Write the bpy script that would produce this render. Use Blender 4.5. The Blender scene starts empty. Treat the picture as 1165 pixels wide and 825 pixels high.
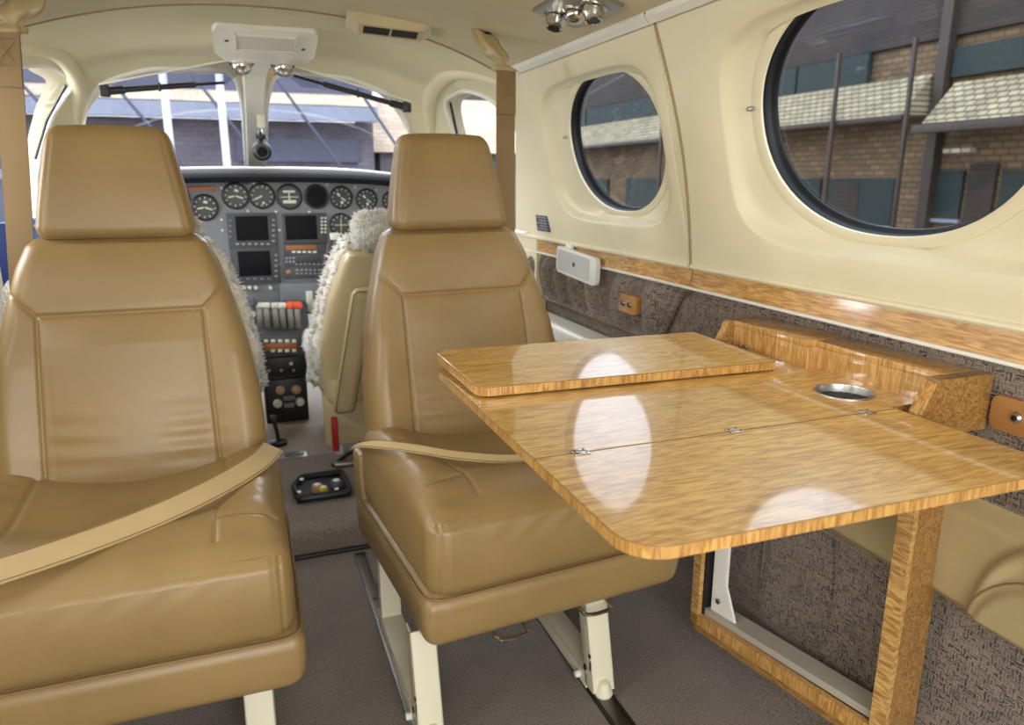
import bpy, bmesh, math, random
import numpy as np
from mathutils import Vector, Matrix
random.seed(4); rng = np.random.default_rng(4)
sc = bpy.context.scene
COL = sc.collection
PI = math.pi

# ------------------------------------------------------------------ helpers
def link(o, parent=None):
    COL.objects.link(o)
    if parent is not None:
        o.parent = parent
    return o

def tag(o, label=None, cat=None, group=None, kind=None):
    if label: o['label'] = label
    if cat: o['category'] = cat
    if group: o['group'] = group
    if kind: o['kind'] = kind
    return o

def thing(name, label, cat, loc=(0, 0, 0), rz=0, group=None):
    o = bpy.data.objects.new(name, None)
    o.empty_display_size = .05
    link(o); o.location = loc; o.rotation_euler = (0, 0, rz)
    return tag(o, label, cat, group)

def mesh_obj(name, v, f, mat, parent=None, smooth=True, loc=None):
    me = bpy.data.meshes.new(name)
    me.from_pydata([tuple(map(float, p)) for p in v], [], [tuple(q) for q in f])
    me.validate(); me.update()
    bm = bmesh.new(); bm.from_mesh(me)
    bmesh.ops.recalc_face_normals(bm, faces=bm.faces[:])
    bm.to_mesh(me); bm.free()
    if smooth:
        for p in me.polygons: p.use_smooth = True
    if mat is not None: me.materials.append(mat)
    o = bpy.data.objects.new(name, me)
    link(o, parent)
    if loc is not None: o.location = loc
    return o

def smooth_by_angle(o, ang=35):
    me = o.data
    bm = bmesh.new(); bm.from_mesh(me)
    for f in bm.faces: f.smooth = True
    a = math.radians(ang)
    for e in bm.edges:
        e.smooth = not (len(e.link_faces) == 2 and e.calc_face_angle(0) > a) and len(e.link_faces) == 2
    bm.to_mesh(me); bm.free()

class MB:
    """collects shapes into one mesh"""
    def __init__(s): s.v = []; s.f = []; s.M = Matrix.Identity(4)
    def add(s, v, f):
        n = len(s.v)
        s.v += [s.M @ Vector(p) for p in v]
        s.f += [tuple(i + n for i in q) for q in f]
        return s
    def box(s, x0, x1, y0, y1, z0, z1, b=0.0):
        if b <= 0:
            v = [(x, y, z) for x in (x0, x1) for y in (y0, y1) for z in (z0, z1)]
            return s.add(v, [(0, 1, 3, 2), (4, 6, 7, 5), (0, 4, 5, 1), (2, 3, 7, 6), (0, 2, 6, 4), (1, 5, 7, 3)])
        bm = bmesh.new(); bmesh.ops.create_cube(bm, size=1)
        for q in bm.verts:
            q.co = Vector(((x0 + x1) / 2 + q.co.x * (x1 - x0), (y0 + y1) / 2 + q.co.y * (y1 - y0), (z0 + z1) / 2 + q.co.z * (z1 - z0)))
        bmesh.ops.bevel(bm, geom=bm.edges[:], offset=b, segments=3, profile=.5, affect='EDGES')
        return s.frombm(bm)
    def frombm(s, bm):
        bm.verts.index_update()
        v = [q.co.copy() for q in bm.verts]; f = [tuple(q.index for q in g.verts) for g in bm.faces]
        bm.free(); return s.add(v, f)
    def cyl(s, a, b, r, r2=None, n=20):
        a = Vector(a); b = Vector(b); d = (b - a).normalized()
        if r2 is None: r2 = r
        u = d.orthogonal().normalized(); w = d.cross(u)
        v = []
        for c, rr in ((a, r), (b, r2)):
            for i in range(n):
                t = 2 * PI * i / n
                v.append(c + (u * math.cos(t) + w * math.sin(t)) * rr)
        f = [(i, (i + 1) % n, n + (i + 1) % n, n + i) for i in range(n)]
        f += [tuple(range(n))[::-1], tuple(range(n, 2 * n))]
        return s.add(v, f)
    def tube(s, pts, r, n=8, closed=False):
        pts = [Vector(p) for p in pts]; m = len(pts); v = []; prev = None
        for i, p in enumerate(pts):
            if closed: d = pts[(i + 1) % m] - pts[i - 1]
            else: d = pts[min(i + 1, m - 1)] - pts[max(i - 1, 0)]
            d.normalize()
            if prev is None: u = d.orthogonal().normalized()
            else:
                u = prev - d * prev.dot(d)
                u = u.normalized() if u.length > 1e-6 else d.orthogonal().normalized()
            prev = u; w = d.cross(u)
            rr = r[i] if isinstance(r, (list, tuple)) else r
            for k in range(n):
                t = 2 * PI * k / n
                v.append(p + (u * math.cos(t) + w * math.sin(t)) * rr)
        f = []
        for i in range(m if closed else m - 1):
            j = (i + 1) % m
            for k in range(n):
                f.append((i * n + k, i * n + (k + 1) % n, j * n + (k + 1) % n, j * n + k))
        if not closed:
            f += [tuple(range(n))[::-1], tuple(range((m - 1) * n, m * n))]
        return s.add(v, f)
    def lathe(s, prof, c, axis, n=32):
        """prof: (radius, height) list; closes ends when radius 0"""
        c = Vector(c); d = Vector(axis).normalized(); u = d.orthogonal().normalized(); w = d.cross(u)
        v = []
        for r, h in prof:
            for k in range(n):
                t = 2 * PI * k / n
                v.append(c + d * h + (u * math.cos(t) + w * math.sin(t)) * max(r, 1e-5))
        f = []
        for i in range(len(prof) - 1):
            for k in range(n):
                f.append((i * n + k, i * n + (k + 1) % n, (i + 1) * n + (k + 1) % n, (i + 1) * n + k))
        if prof[0][0] < 1e-4: f.append(tuple(range(n))[::-1])
        if prof[-1][0] < 1e-4: f.append(tuple(range((len(prof) - 1) * n, len(prof) * n)))
        return s.add(v, f)
    def prism(s, poly, a, b, b_=0.0):
        """poly: list of 3D points (planar), extruded by vector (b-a)"""
        d = Vector(b) - Vector(a); n = len(poly)
        v = [Vector(p) + Vector(a) for p in poly] + [Vector(p) + Vector(a) + d for p in poly]
        f = [tuple(range(n))[::-1], tuple(range(n, 2 * n))] + [(i, (i + 1) % n, n + (i + 1) % n, n + i) for i in range(n)]
        if b_ > 0:
            bm = bmesh.new(); vs = [bm.verts.new(p) for p in v]
            for q in f: bm.faces.new([vs[i] for i in q])
            bmesh.ops.bevel(bm, geom=bm.edges[:], offset=b_, segments=2, profile=.5, affect='EDGES', clamp_overlap=True)
            return s.frombm(bm)
        return s.add(v, f)
    def ribbon(s, pts, wd, w, t=.0025):
        """strip along pts, width vector wd (unit, or list), width w, thickness t"""
        pts = [Vector(p) for p in pts]; m = len(pts); v = []
        for i, p in enumerate(pts):
            W = Vector(wd[i] if isinstance(wd, list) else wd).normalized()
            d = (pts[min(i + 1, m - 1)] - pts[max(i - 1, 0)]).normalized()
            N = d.cross(W).normalized(); ww = w[i] if isinstance(w, list) else w
            v += [p - W * ww / 2 - N * t / 2, p + W * ww / 2 - N * t / 2, p + W * ww / 2 + N * t / 2, p - W * ww / 2 + N * t / 2]
        f = []
        for i in range(m - 1):
            for k in range(4):
                f.append((i * 4 + k, i * 4 + (k + 1) % 4, (i + 1) * 4 + (k + 1) % 4, (i + 1) * 4 + k))
        f += [(0, 1, 2, 3), tuple(range((m - 1) * 4, m * 4))]
        return s.add(v, f)
    def build(s, name, mat, parent=None, smooth=True, ang=35, loc=None):
        o = mesh_obj(name, s.v, s.f, mat, parent, False, loc)
        if smooth: smooth_by_angle(o, ang)
        return o

def catmull(pts, n=8):
    P = [Vector(p) for p in pts]; out = []
    for i in range(len(P) - 1):
        p0 = P[max(i - 1, 0)]; p1 = P[i]; p2 = P[i + 1]; p3 = P[min(i + 2, len(P) - 1)]
        for k in range(n):
            t = k / n
            out.append(.5 * ((2 * p1) + (p2 - p0) * t + (2 * p0 - 5 * p1 + 4 * p2 - p3) * t * t + (3 * p1 - p0 - 3 * p2 + p3) * t ** 3))
    out.append(P[-1]); return out

def cube_grid(n):
    """vertices (numpy, in [-1,1]^3) and faces of a subdivided cube, welded"""
    idx = {}; V = []; F = []
    def vid(a, b, c):
        k = (a, b, c)
        if k not in idx: idx[k] = len(V); V.append((2 * a / n - 1, 2 * b / n - 1, 2 * c / n - 1))
        return idx[k]
    for ax in range(3):
        for side in (0, n):
            for i in range(n):
                for j in range(n):
                    q = []
                    for (di, dj) in ((0, 0), (1, 0), (1, 1), (0, 1)):
                        c = [0, 0, 0]; c[ax] = side; c[(ax + 1) % 3] = i + di; c[(ax + 2) % 3] = j + dj
                        q.append(vid(*c))
                    if side == 0: q.reverse()
                    F.append(q)
    return np.array(V), F
_G = {}
def rbox(hx, hy, hz, r, n=40):
    """rounded box vertices, faces, normals and cube parameters"""
    if n not in _G: _G[n] = cube_grid(n)
    q, F = _G[n]
    h = np.array([hx, hy, hz]); p = q * h
    inner = np.clip(p, -(h - r), h - r); d = p - inner
    L = np.linalg.norm(d, axis=1, keepdims=True); L[L == 0] = 1
    nrm = d / L
    return inner + nrm * r, F, nrm, q
def seg_dist(px, pz, a, b):
    ax, az = a; bx, bz = b; dx, dz = bx - ax, bz - az
    t = np.clip(((px - ax) * dx + (pz - az) * dz) / (dx * dx + dz * dz), 0, 1)
    return np.hypot(px - ax - t * dx, pz - az - t * dz)
def groove(px, pz, segs, w=.0035):
    d = np.full(px.shape, 9.)
    for a, b in segs: d = np.minimum(d, seg_dist(px, pz, a, b))
    return np.exp(-(d / w) ** 2) + .35 * np.exp(-((d - .006) / .002) ** 2) * 0
def fast_obj(name, v, F, mat, parent=None):
    me = bpy.data.meshes.new(name)
    me.from_pydata(v.tolist(), [], F); me.update()
    for p in me.polygons: p.use_smooth = True
    me.materials.append(mat)
    o = bpy.data.objects.new(name, me)
    return link(o, parent)
def copy_tree(o, parent=None):
    c = o.copy(); COL.objects.link(c); c.parent = parent
    for ch in list(o.children): copy_tree(ch, c)
    return c

# ------------------------------------------------------------------ materials
def srgb(r, g, b):
    return tuple((c / 255 / 12.92 if c / 255 <= .04045 else ((c / 255 + .055) / 1.055) ** 2.4) for c in (r, g, b)) + (1,)
class N:
    def __init__(s, name):
        s.m = bpy.data.materials.new(name); s.m.use_nodes = True
        s.t = s.m.node_tree; s.b = s.t.nodes['Principled BSDF']; s.out = s.t.nodes['Material Output']
    def n(s, typ, **kw):
        o = s.t.nodes.new(typ)
        for k, v in kw.items():
            if k.startswith('i_'): o.inputs[k[2:].replace('_', ' ')].default_value = v
            else: setattr(o, k, v)
        return o
    def l(s, a, b): s.t.links.new(a, b)
    def set(s, **kw):
        for k, v in kw.items(): s.b.inputs[k.replace('_', ' ')].default_value = v
        return s
    def coord(s, scale=(1, 1, 1), rot=(0, 0, 0), out='Object'):
        tc = s.n('ShaderNodeTexCoord'); mp = s.n('ShaderNodeMapping')
        mp.inputs['Scale'].default_value = scale; mp.inputs['Rotation'].default_value = rot
        s.l(tc.outputs[out], mp.inputs['Vector']); return mp.outputs['Vector']
    def noise(s, vec, scale, detail=4, rough=.5, dist=0):
        o = s.n('ShaderNodeTexNoise'); o.inputs['Scale'].default_value = scale; o.inputs['Detail'].default_value = detail
        o.inputs['Roughness'].default_value = rough; o.inputs['Distortion'].default_value = dist
        s.l(vec, o.inputs['Vector']); return o.outputs['Fac']
    def ramp(s, fac, stops):
        r = s.n('ShaderNodeValToRGB'); e = r.color_ramp.elements
        while len(e) < len(stops): e.new(.5)
        for i, (p, c) in enumerate(stops): e[i].position = p; e[i].color = c
        s.l(fac, r.inputs['Fac']); return r.outputs['Color']
    def bump(s, h, strength=.3, dist=.002):
        b = s.n('ShaderNodeBump'); b.inputs['Strength'].default_value = strength; b.inputs['Distance'].default_value = dist
        s.l(h, b.inputs['Height']); s.l(b.outputs['Normal'], s.b.inputs['Normal']); return b
    def mix(s, fac, a, b, mode='MIX'):
        m = s.n('ShaderNodeMix', data_type='RGBA', blend_type=mode)
        for k, x in (('Factor', fac), ('A', a), ('B', b)):
            sock = [q for q in m.inputs if q.name == k and (k == 'Factor' and q.type == 'VALUE' or q.type == 'RGBA')][0]
            if isinstance(x, (int, float, tuple)): sock.default_value = x
            else: s.l(x, sock)
        return [q for q in m.outputs if q.type == 'RGBA'][0]
    def base(s, x):
        if isinstance(x, tuple): s.b.inputs['Base Color'].default_value = x
        else: s.l(x, s.b.inputs['Base Color'])
        return s
def plain(name, col, rough=.5, metal=0, coat=0, spec=.5, emis=None, var=.04, bump=0, bscale=300):
    a = N(name); a.set(Roughness=rough, Metallic=metal, Coat_Weight=coat, Specular_IOR_Level=spec)
    c = srgb(*col); v = a.coord()
    f = a.noise(v, 9, 3)
    d = tuple(max(0, k * (1 - var)) for k in c[:3]) + (1,); e = tuple(min(1, k * (1 + var)) for k in c[:3]) + (1,)
    a.base(a.ramp(f, [(.3, d), (.7, e)]))
    if bump: a.bump(a.noise(v, bscale, 2), bump, .001)
    return a.m
M = {}
def leather(name, col, rough=.38):
    a = N(name); a.set(Roughness=rough, Specular_IOR_Level=.45, Coat_Weight=.14, Coat_Roughness=.25)
    v = a.coord(); c = srgb(*col)
    lo = tuple(k * .86 for k in c[:3]) + (1,); hi = tuple(min(1, k * 1.1) for k in c[:3]) + (1,)
    a.base(a.ramp(a.noise(v, 5, 5, .55), [(.3, lo), (.7, hi)]))
    vo = a.n('ShaderNodeTexVoronoi'); vo.inputs['Scale'].default_value = 420; a.l(v, vo.inputs['Vector'])
    v2 = a.coord((1, 1, 3.2)); wr = a.noise(v2, 7, 2, .4, .6)
    m1 = a.n('ShaderNodeMath', operation='MULTIPLY'); a.l(vo.outputs['Distance'], m1.inputs[0]); m1.inputs[1].default_value = .12
    m2 = a.n('ShaderNodeMath', operation='ADD'); a.l(m1.outputs[0], m2.inputs[0]); a.l(wr, m2.inputs[1])
    a.bump(m2.outputs[0], .22, .005)
    return a.m
M['leather'] = leather('tan_leather', (146, 119, 73), .44)
M['greykey'] = plain('grey_key', (150, 152, 154), .5)
M['ivory_dk'] = plain('grey_enamel', (168, 162, 146), .45)
M['cockhead'] = plain('cockpit_headliner', (210, 200, 166), .6, bump=.1, bscale=180, var=.03)
M['shade_line'] = plain('olive_seam_shade', (146, 130, 92), .7)  # olive tone painting the shadow line between wall panels; also the arch seam
M['silver'] = plain('silver_plastic', (204, 202, 198), .3, .15)
M['thread'] = plain('seam_thread', (128, 100, 62), .7)
M['leather_mid'] = leather('sleeve_leather', (176, 156, 112))
M['leather_pale'] = leather('pale_leather', (196, 178, 138))
M['liner'] = plain('cream_liner', (223, 213, 180), .42, bump=.08, bscale=220, var=.03)
M['head'] = plain('headliner', (204, 192, 158), .62, bump=.1, bscale=180, var=.04)
M['ivory'] = plain('ivory_paint', (228, 225, 210), .35, var=.02)
M['white'] = plain('white_plastic', (226, 224, 212), .35, var=.02)
M['legpaint'] = plain('cream_enamel', (216, 208, 180), .35, var=.03)
M['chrome'] = plain('chrome', (205, 203, 198), .16, 1)
M['satin'] = plain('satin_metal', (170, 168, 162), .32, 1)
M['alu'] = plain('aluminium_track', (120, 116, 112), .4, 1)
M['black'] = plain('black_plastic', (22, 22, 24), .4)
M['rubber'] = plain('black_rubber', (20, 19, 19), .6)
M['hood'] = plain('matte_black_vinyl', (24, 25, 27), .85, spec=.12)
M['screen'] = plain('dark_screen', (8, 9, 14), .5, spec=.15)
M['panel'] = plain('grey_panel', (118, 120, 124), .5, bump=.05)
M['panel_dk'] = plain('dark_grey_panel', (66, 68, 72), .45)
M['dial'] = plain('dial_face', (52, 54, 52), .4)
M['mark'] = plain('dial_marking', (214, 220, 200), .5)
M['amber'] = plain('amber_annunciator', (158, 92, 48), .4)
M['red'] = plain('red_paint', (170, 28, 34), .35)
M['knobred'] = plain('orange_red_knob', (226, 84, 52), .35)
M['tanknob'] = plain('tan_knob', (176, 138, 104), .45)
M['strap'] = plain('strap_webbing', (132, 107, 68), .75, bump=.25, bscale=500)
M['belt'] = plain('belt_webbing', (186, 160, 112), .72, bump=.25, bscale=500)
M['beige'] = plain('beige_floor', (158, 142, 124), .7, bump=.1)
M['blue'] = plain('blue_panel', (52, 84, 168), .5)
M['orangewood'] = plain('orange_wood_plate', (176, 122, 66), .3, coat=.5, var=.15)
M['concrete'] = plain('apron_concrete', (120, 118, 112), .8, var=.15)
M['pole'] = plain('white_pole', (236, 236, 234), .5)
M['seal'] = plain('black_seal', (14, 14, 14), .55)
M['frost'] = plain('frosted_lens', (206, 202, 184), .4)

def maple(name, a0, a1, axis='X', gloss=.06, coat=1.0, fig=1.0):
    """figured satinwood: fine grain along one axis with cross figure"""
    a = N(name); a.set(Roughness=.32, Coat_Weight=coat, Coat_Roughness=gloss, Specular_IOR_Level=.5, Coat_IOR=1.47)
    sc_g = {'X': (5, 90, 90), 'Y': (90, 5, 90), 'Z': (90, 90, 5)}[axis]
    sc_f = {'X': (9, 75, 75), 'Y': (75, 9, 75), 'Z': (75, 75, 9)}[axis]
    rot = {'X': (0, 0, .10), 'Y': (0, 0, .1), 'Z': (.1, 0, 0)}[axis]
    grain = a.noise(a.coord(sc_g, rot), 1, 5, .6, .3)
    fig_ = a.noise(a.coord(sc_f, rot), 1.7, 2, .45, 1.8)
    big = a.noise(a.coord((1, 1, 1)), 4, 2)
    lo = srgb(*a0); hi = srgb(*a1)
    c1 = a.ramp(fig_, [(.36, lo), (.62, hi)])
    c2 = a.ramp(grain, [(.25, (.91, .91, .91, 1)), (.75, (1.07, 1.07, 1.07, 1))])
    c3 = a.ramp(big, [(.3, (.9, .88, .85, 1)), (.7, (1.05, 1.05, 1.05, 1))])
    a.base(a.mix(1.0, a.mix(1.0, c1, c2, 'MULTIPLY'), c3, 'MULTIPLY'))
    return a.m
M['maple'] = maple('figured_maple', (174, 124, 52), (220, 178, 98), 'X')
M['maple_y'] = maple('figured_maple_trim', (166, 118, 56), (210, 164, 94), 'Z')
M['maple_edge'] = maple('maple_edge_banding', (160, 112, 52), (206, 160, 90), 'Z', .15, .5)
M['maple_post'] = maple('maple_post_veneer', (158, 112, 56), (208, 166, 100), 'Y', .12, .6)
M['maple_leg'] = maple('maple_leg_veneer', (122, 86, 42), (168, 126, 68), 'Y', .15, .6)
M['maple_strip'] = maple('maple_strip_veneer', (168, 120, 60), (212, 168, 102), 'Y', .08, 1.0)

def carpet(name, col, dark):
    a = N(name); a.set(Roughness=.95, Specular_IOR_Level=.1, Sheen_Weight=.3)
    v = a.coord(); n1 = a.noise(v, 260, 3, .7); n2 = a.noise(v, 6, 4)
    c = a.ramp(n1, [(.3, srgb(*dark)), (.7, srgb(*col))])
    c2 = a.ramp(n2, [(.3, (.82, .82, .82, 1)), (.7, (1.1, 1.1, 1.1, 1))])
    a.base(a.mix(1.0, c, c2, 'MULTIPLY')); a.bump(n1, .8, .004)
    return a.m
M['carpet'] = carpet('taupe_carpet', (146, 132, 118), (76, 67, 60))
def basket(name):
    a = N(name); a.set(Roughness=.92, Specular_IOR_Level=.1, Sheen_Weight=.2)
    tc = a.n('ShaderNodeTexCoord'); sep = a.n('ShaderNodeSeparateXYZ'); a.l(tc.outputs['Object'], sep.inputs[0])
    nz = a.n('ShaderNodeTexNoise'); nz.inputs['Scale'].default_value = 120; a.l(tc.outputs['Object'], nz.inputs['Vector'])
    vm = a.n('ShaderNodeVectorMath', operation='SCALE'); vm.inputs['Scale'].default_value = .007; a.l(nz.outputs['Color'], vm.inputs[0])
    outs = []
    for order in (('Y', 'Z'), ('Z', 'Y')):
        cmb = a.n('ShaderNodeCombineXYZ'); a.l(sep.outputs[order[0]], cmb.inputs['X']); a.l(sep.outputs[order[1]], cmb.inputs['Y'])
        va = a.n('ShaderNodeVectorMath', operation='ADD'); a.l(cmb.outputs[0], va.inputs[0]); a.l(vm.outputs[0], va.inputs[1])
        br = a.n('ShaderNodeTexBrick'); a.l(va.outputs[0], br.inputs['Vector'])
        br.inputs['Scale'].default_value = 1; br.inputs['Brick Width'].default_value = .0155; br.inputs['Row Height'].default_value = .0052
        br.inputs['Mortar Size'].default_value = .0009; br.inputs['Mortar Smooth'].default_value = .6; br.inputs['Bias'].default_value = 0
        br.inputs['Color1'].default_value = srgb(70, 60, 53); br.inputs['Color2'].default_value = srgb(134, 119, 104); br.inputs['Mortar'].default_value = srgb(152, 137, 121)
        outs.append((br, va))
    ch = a.n('ShaderNodeTexChecker'); ch.inputs['Scale'].default_value = 1 / .0155; a.l(outs[0][1].outputs[0], ch.inputs['Vector'])
    col = a.mix(ch.outputs['Fac'], outs[0][0].outputs['Color'], outs[1][0].outputs['Color'])
    n1 = a.noise(tc.outputs['Object'], 600, 2); n2 = a.noise(tc.outputs['Object'], 9, 3)
    c2 = a.ramp(n1, [(.3, (.62, .62, .62, 1)), (.7, (1.2, 1.2, 1.2, 1))])
    c3 = a.ramp(n2, [(.3, (.88, .88, .88, 1)), (.7, (1.08, 1.08, 1.08, 1))])
    a.base(a.mix(1.0, a.mix(1.0, col, c2, 'MULTIPLY'), c3, 'MULTIPLY')); a.bump(n1, .5, .002)
    return a.m
M['basket'] = basket('basket_weave_cloth')
def specks(name):
    a = N(name); a.set(Roughness=.95)
    v = a.coord(); a.base(a.ramp(a.noise(v, 160, 3, .8), [(.38, srgb(120, 112, 110)), (.6, srgb(214, 206, 196))])); return a.m
M['speckle'] = specks('speckled_carpet')
def fur(name):
    a = N(name); a.set(Roughness=.9, Sheen_Weight=.6, Subsurface_Weight=.15)
    v = a.coord(); a.base(a.ramp(a.noise(v, 40, 4, .7), [(.3, srgb(240, 226, 194)), (.62, srgb(254, 250, 240))])); a.bump(a.noise(v, 120, 4), .9, .01); return a.m
M['fur'] = fur('cream_sheepskin')
def glass(name, tint=(1, 1, 1), refl=.04, rough=.0):
    m = bpy.data.materials.new(name); m.use_nodes = True; t = m.node_tree; t.nodes.clear()
    out = t.nodes.new('ShaderNodeOutputMaterial'); mx = t.nodes.new('ShaderNodeMixShader')
    tr = t.nodes.new('ShaderNodeBsdfTransparent'); gl = t.nodes.new('ShaderNodeBsdfGlossy')
    lw = t.nodes.new('ShaderNodeLayerWeight'); lw.inputs['Blend'].default_value = .5
    pw = t.nodes.new('ShaderNodeMath'); pw.operation = 'POWER'; pw.inputs[1].default_value = 4
    fr = t.nodes.new('ShaderNodeMath'); fr.operation = 'MULTIPLY_ADD'; fr.inputs[1].default_value = .5; fr.inputs[2].default_value = refl
    t.links.new(lw.outputs['Facing'], pw.inputs[0]); t.links.new(pw.outputs[0], fr.inputs[0])
    tc = t.nodes.new('ShaderNodeTexCoord'); nz = t.nodes.new('ShaderNodeTexNoise'); nz.inputs['Scale'].default_value = 5
    rp = t.nodes.new('ShaderNodeValToRGB')
    rp.color_ramp.elements[0].color = tuple(x * .96 for x in tint) + (1,); rp.color_ramp.elements[1].color = tuple(tint) + (1,)
    t.links.new(tc.outputs['Object'], nz.inputs['Vector']); t.links.new(nz.outputs['Fac'], rp.inputs['Fac']); t.links.new(rp.outputs['Color'], tr.inputs['Color'])
    gl.inputs['Roughness'].default_value = rough + .01
    t.links.new(fr.outputs[0], mx.inputs['Fac']); t.links.new(tr.outputs[0], mx.inputs[1]); t.links.new(gl.outputs[0], mx.inputs[2])
    t.links.new(mx.outputs[0], out.inputs['Surface']); return m
M['glass'] = glass('cabin_window_glass', (.74, .76, .78))
M['wsglass'] = glass('windshield_glass', (.93, .94, .98))
M['visor'] = glass('smoked_visor_acrylic', (.82, .83, .87))
def bricks(name, c1, c2, mo, w, h, ms=.01, axis='X'):
    a = N(name); a.set(Roughness=.85)
    tc = a.n('ShaderNodeTexCoord'); sep = a.n('ShaderNodeSeparateXYZ'); a.l(tc.outputs['Object'], sep.inputs[0])
    cmb = a.n('ShaderNodeCombineXYZ'); a.l(sep.outputs['Y' if axis == 'X' else 'X'], cmb.inputs['X']); a.l(sep.outputs['Z'], cmb.inputs['Y'])
    br = a.n('ShaderNodeTexBrick'); a.l(cmb.outputs[0], br.inputs['Vector']); br.inputs['Scale'].default_value = 1
    br.inputs['Brick Width'].default_value = w; br.inputs['Row Height'].default_value = h; br.inputs['Mortar Size'].default_value = ms
    br.inputs['Color1'].default_value = srgb(*c1); br.inputs['Color2'].default_value = srgb(*c2); br.inputs['Mortar'].default_value = srgb(*mo)
    c2_ = a.ramp(a.noise(tc.outputs['Object'], 1.5, 4), [(.3, (.8, .8, .8, 1)), (.7, (1.15, 1.15, 1.15, 1))])
    a.base(a.mix(1.0, br.outputs['Color'], c2_, 'MULTIPLY')); return a.m
M['brick'] = bricks('brown_brick', (106, 86, 64), (134, 110, 80), (84, 70, 54), .26, .11, .014)
M['shingle'] = bricks('tan_shingles', (146, 136, 110), (176, 166, 136), (76, 68, 54), .19, .095, .014)
M['siding'] = bricks('dark_brown_siding', (56, 49, 46), (64, 56, 52), (44, 38, 36), 3.0, .1, .01)
M['brickF'] = bricks('mauve_brick', (110, 102, 110), (124, 116, 124), (102, 94, 100), .24, .08, .006, 'Y')
M['shingleF'] = bricks('pale_tan_shingles', (196, 174, 148), (210, 190, 164), (176, 156, 134), .22, .08, .008, 'Y')
M['slate'] = plain('blue_grey_steel', (84, 86, 104), .6, var=.1)
M['slate_lt'] = plain('pale_blue_grey_fascia', (140, 144, 160), .6, var=.08)
M['darkwin'] = plain('dark_green_window', (46, 58, 58), .6, spec=.2, var=.1)
M['gutter'] = plain('brown_gutter', (58, 48, 42), .5)

# ------------------------------------------------------------------ camera
Wd, Hd, F = 1165., 825., 830.
fv = Vector((-317.5, 207.5, F)).normalized()
zc = Vector((0, fv.z, -fv.y)).normalized()
xc = -fv.cross(zc)
CAM = Vector((0, 0, .98))
def ray(px, py):
    c = Vector((px - Wd / 2, Hd / 2 - py, F)); return Vector((xc.dot(c), fv.dot(c), zc.dot(c)))
def atx(px, py, X): r = ray(px, py); return CAM + r * (X / r.x)
def aty(px, py, Y): r = ray(px, py); return CAM + r * (Y / r.y)
def atz(px, py, Z): r = ray(px, py); return CAM + r * ((Z - CAM.z) / r.z)
cam = bpy.data.cameras.new('camera'); co = bpy.data.objects.new('camera', cam); COL.objects.link(co)
right = Vector((xc.x, fv.x, zc.x)); up = Vector((xc.y, fv.y, zc.y)); fwd = Vector((xc.z, fv.z, zc.z))
co.matrix_world = Matrix(((right.x, up.x, -fwd.x, CAM.x), (right.y, up.y, -fwd.y, CAM.y), (right.z, up.z, -fwd.z, CAM.z), (0, 0, 0, 1)))
cam.sensor_width = 36; cam.lens = F / Wd * 36; cam.clip_start = .02; cam.clip_end = 200
cam.dof.use_dof = True; cam.dof.focus_distance = 1.15; cam.dof.aperture_fstop = 5.6
sc.camera = co

CX = .11          # centre line of the aircraft
#==BODY==
# ================================================================== SHELL
S = lambda o, k='structure': tag(o, kind=k)
def wallp(Y, z, off=0, sgn=1):
    """point on the sloping upper side wall; off > 0 is outboard"""
    x = .94 - .242 * (z - .8) + off * .972
    return Vector((x if sgn > 0 else 2 * CX - x, Y, z + off * .235))

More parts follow.
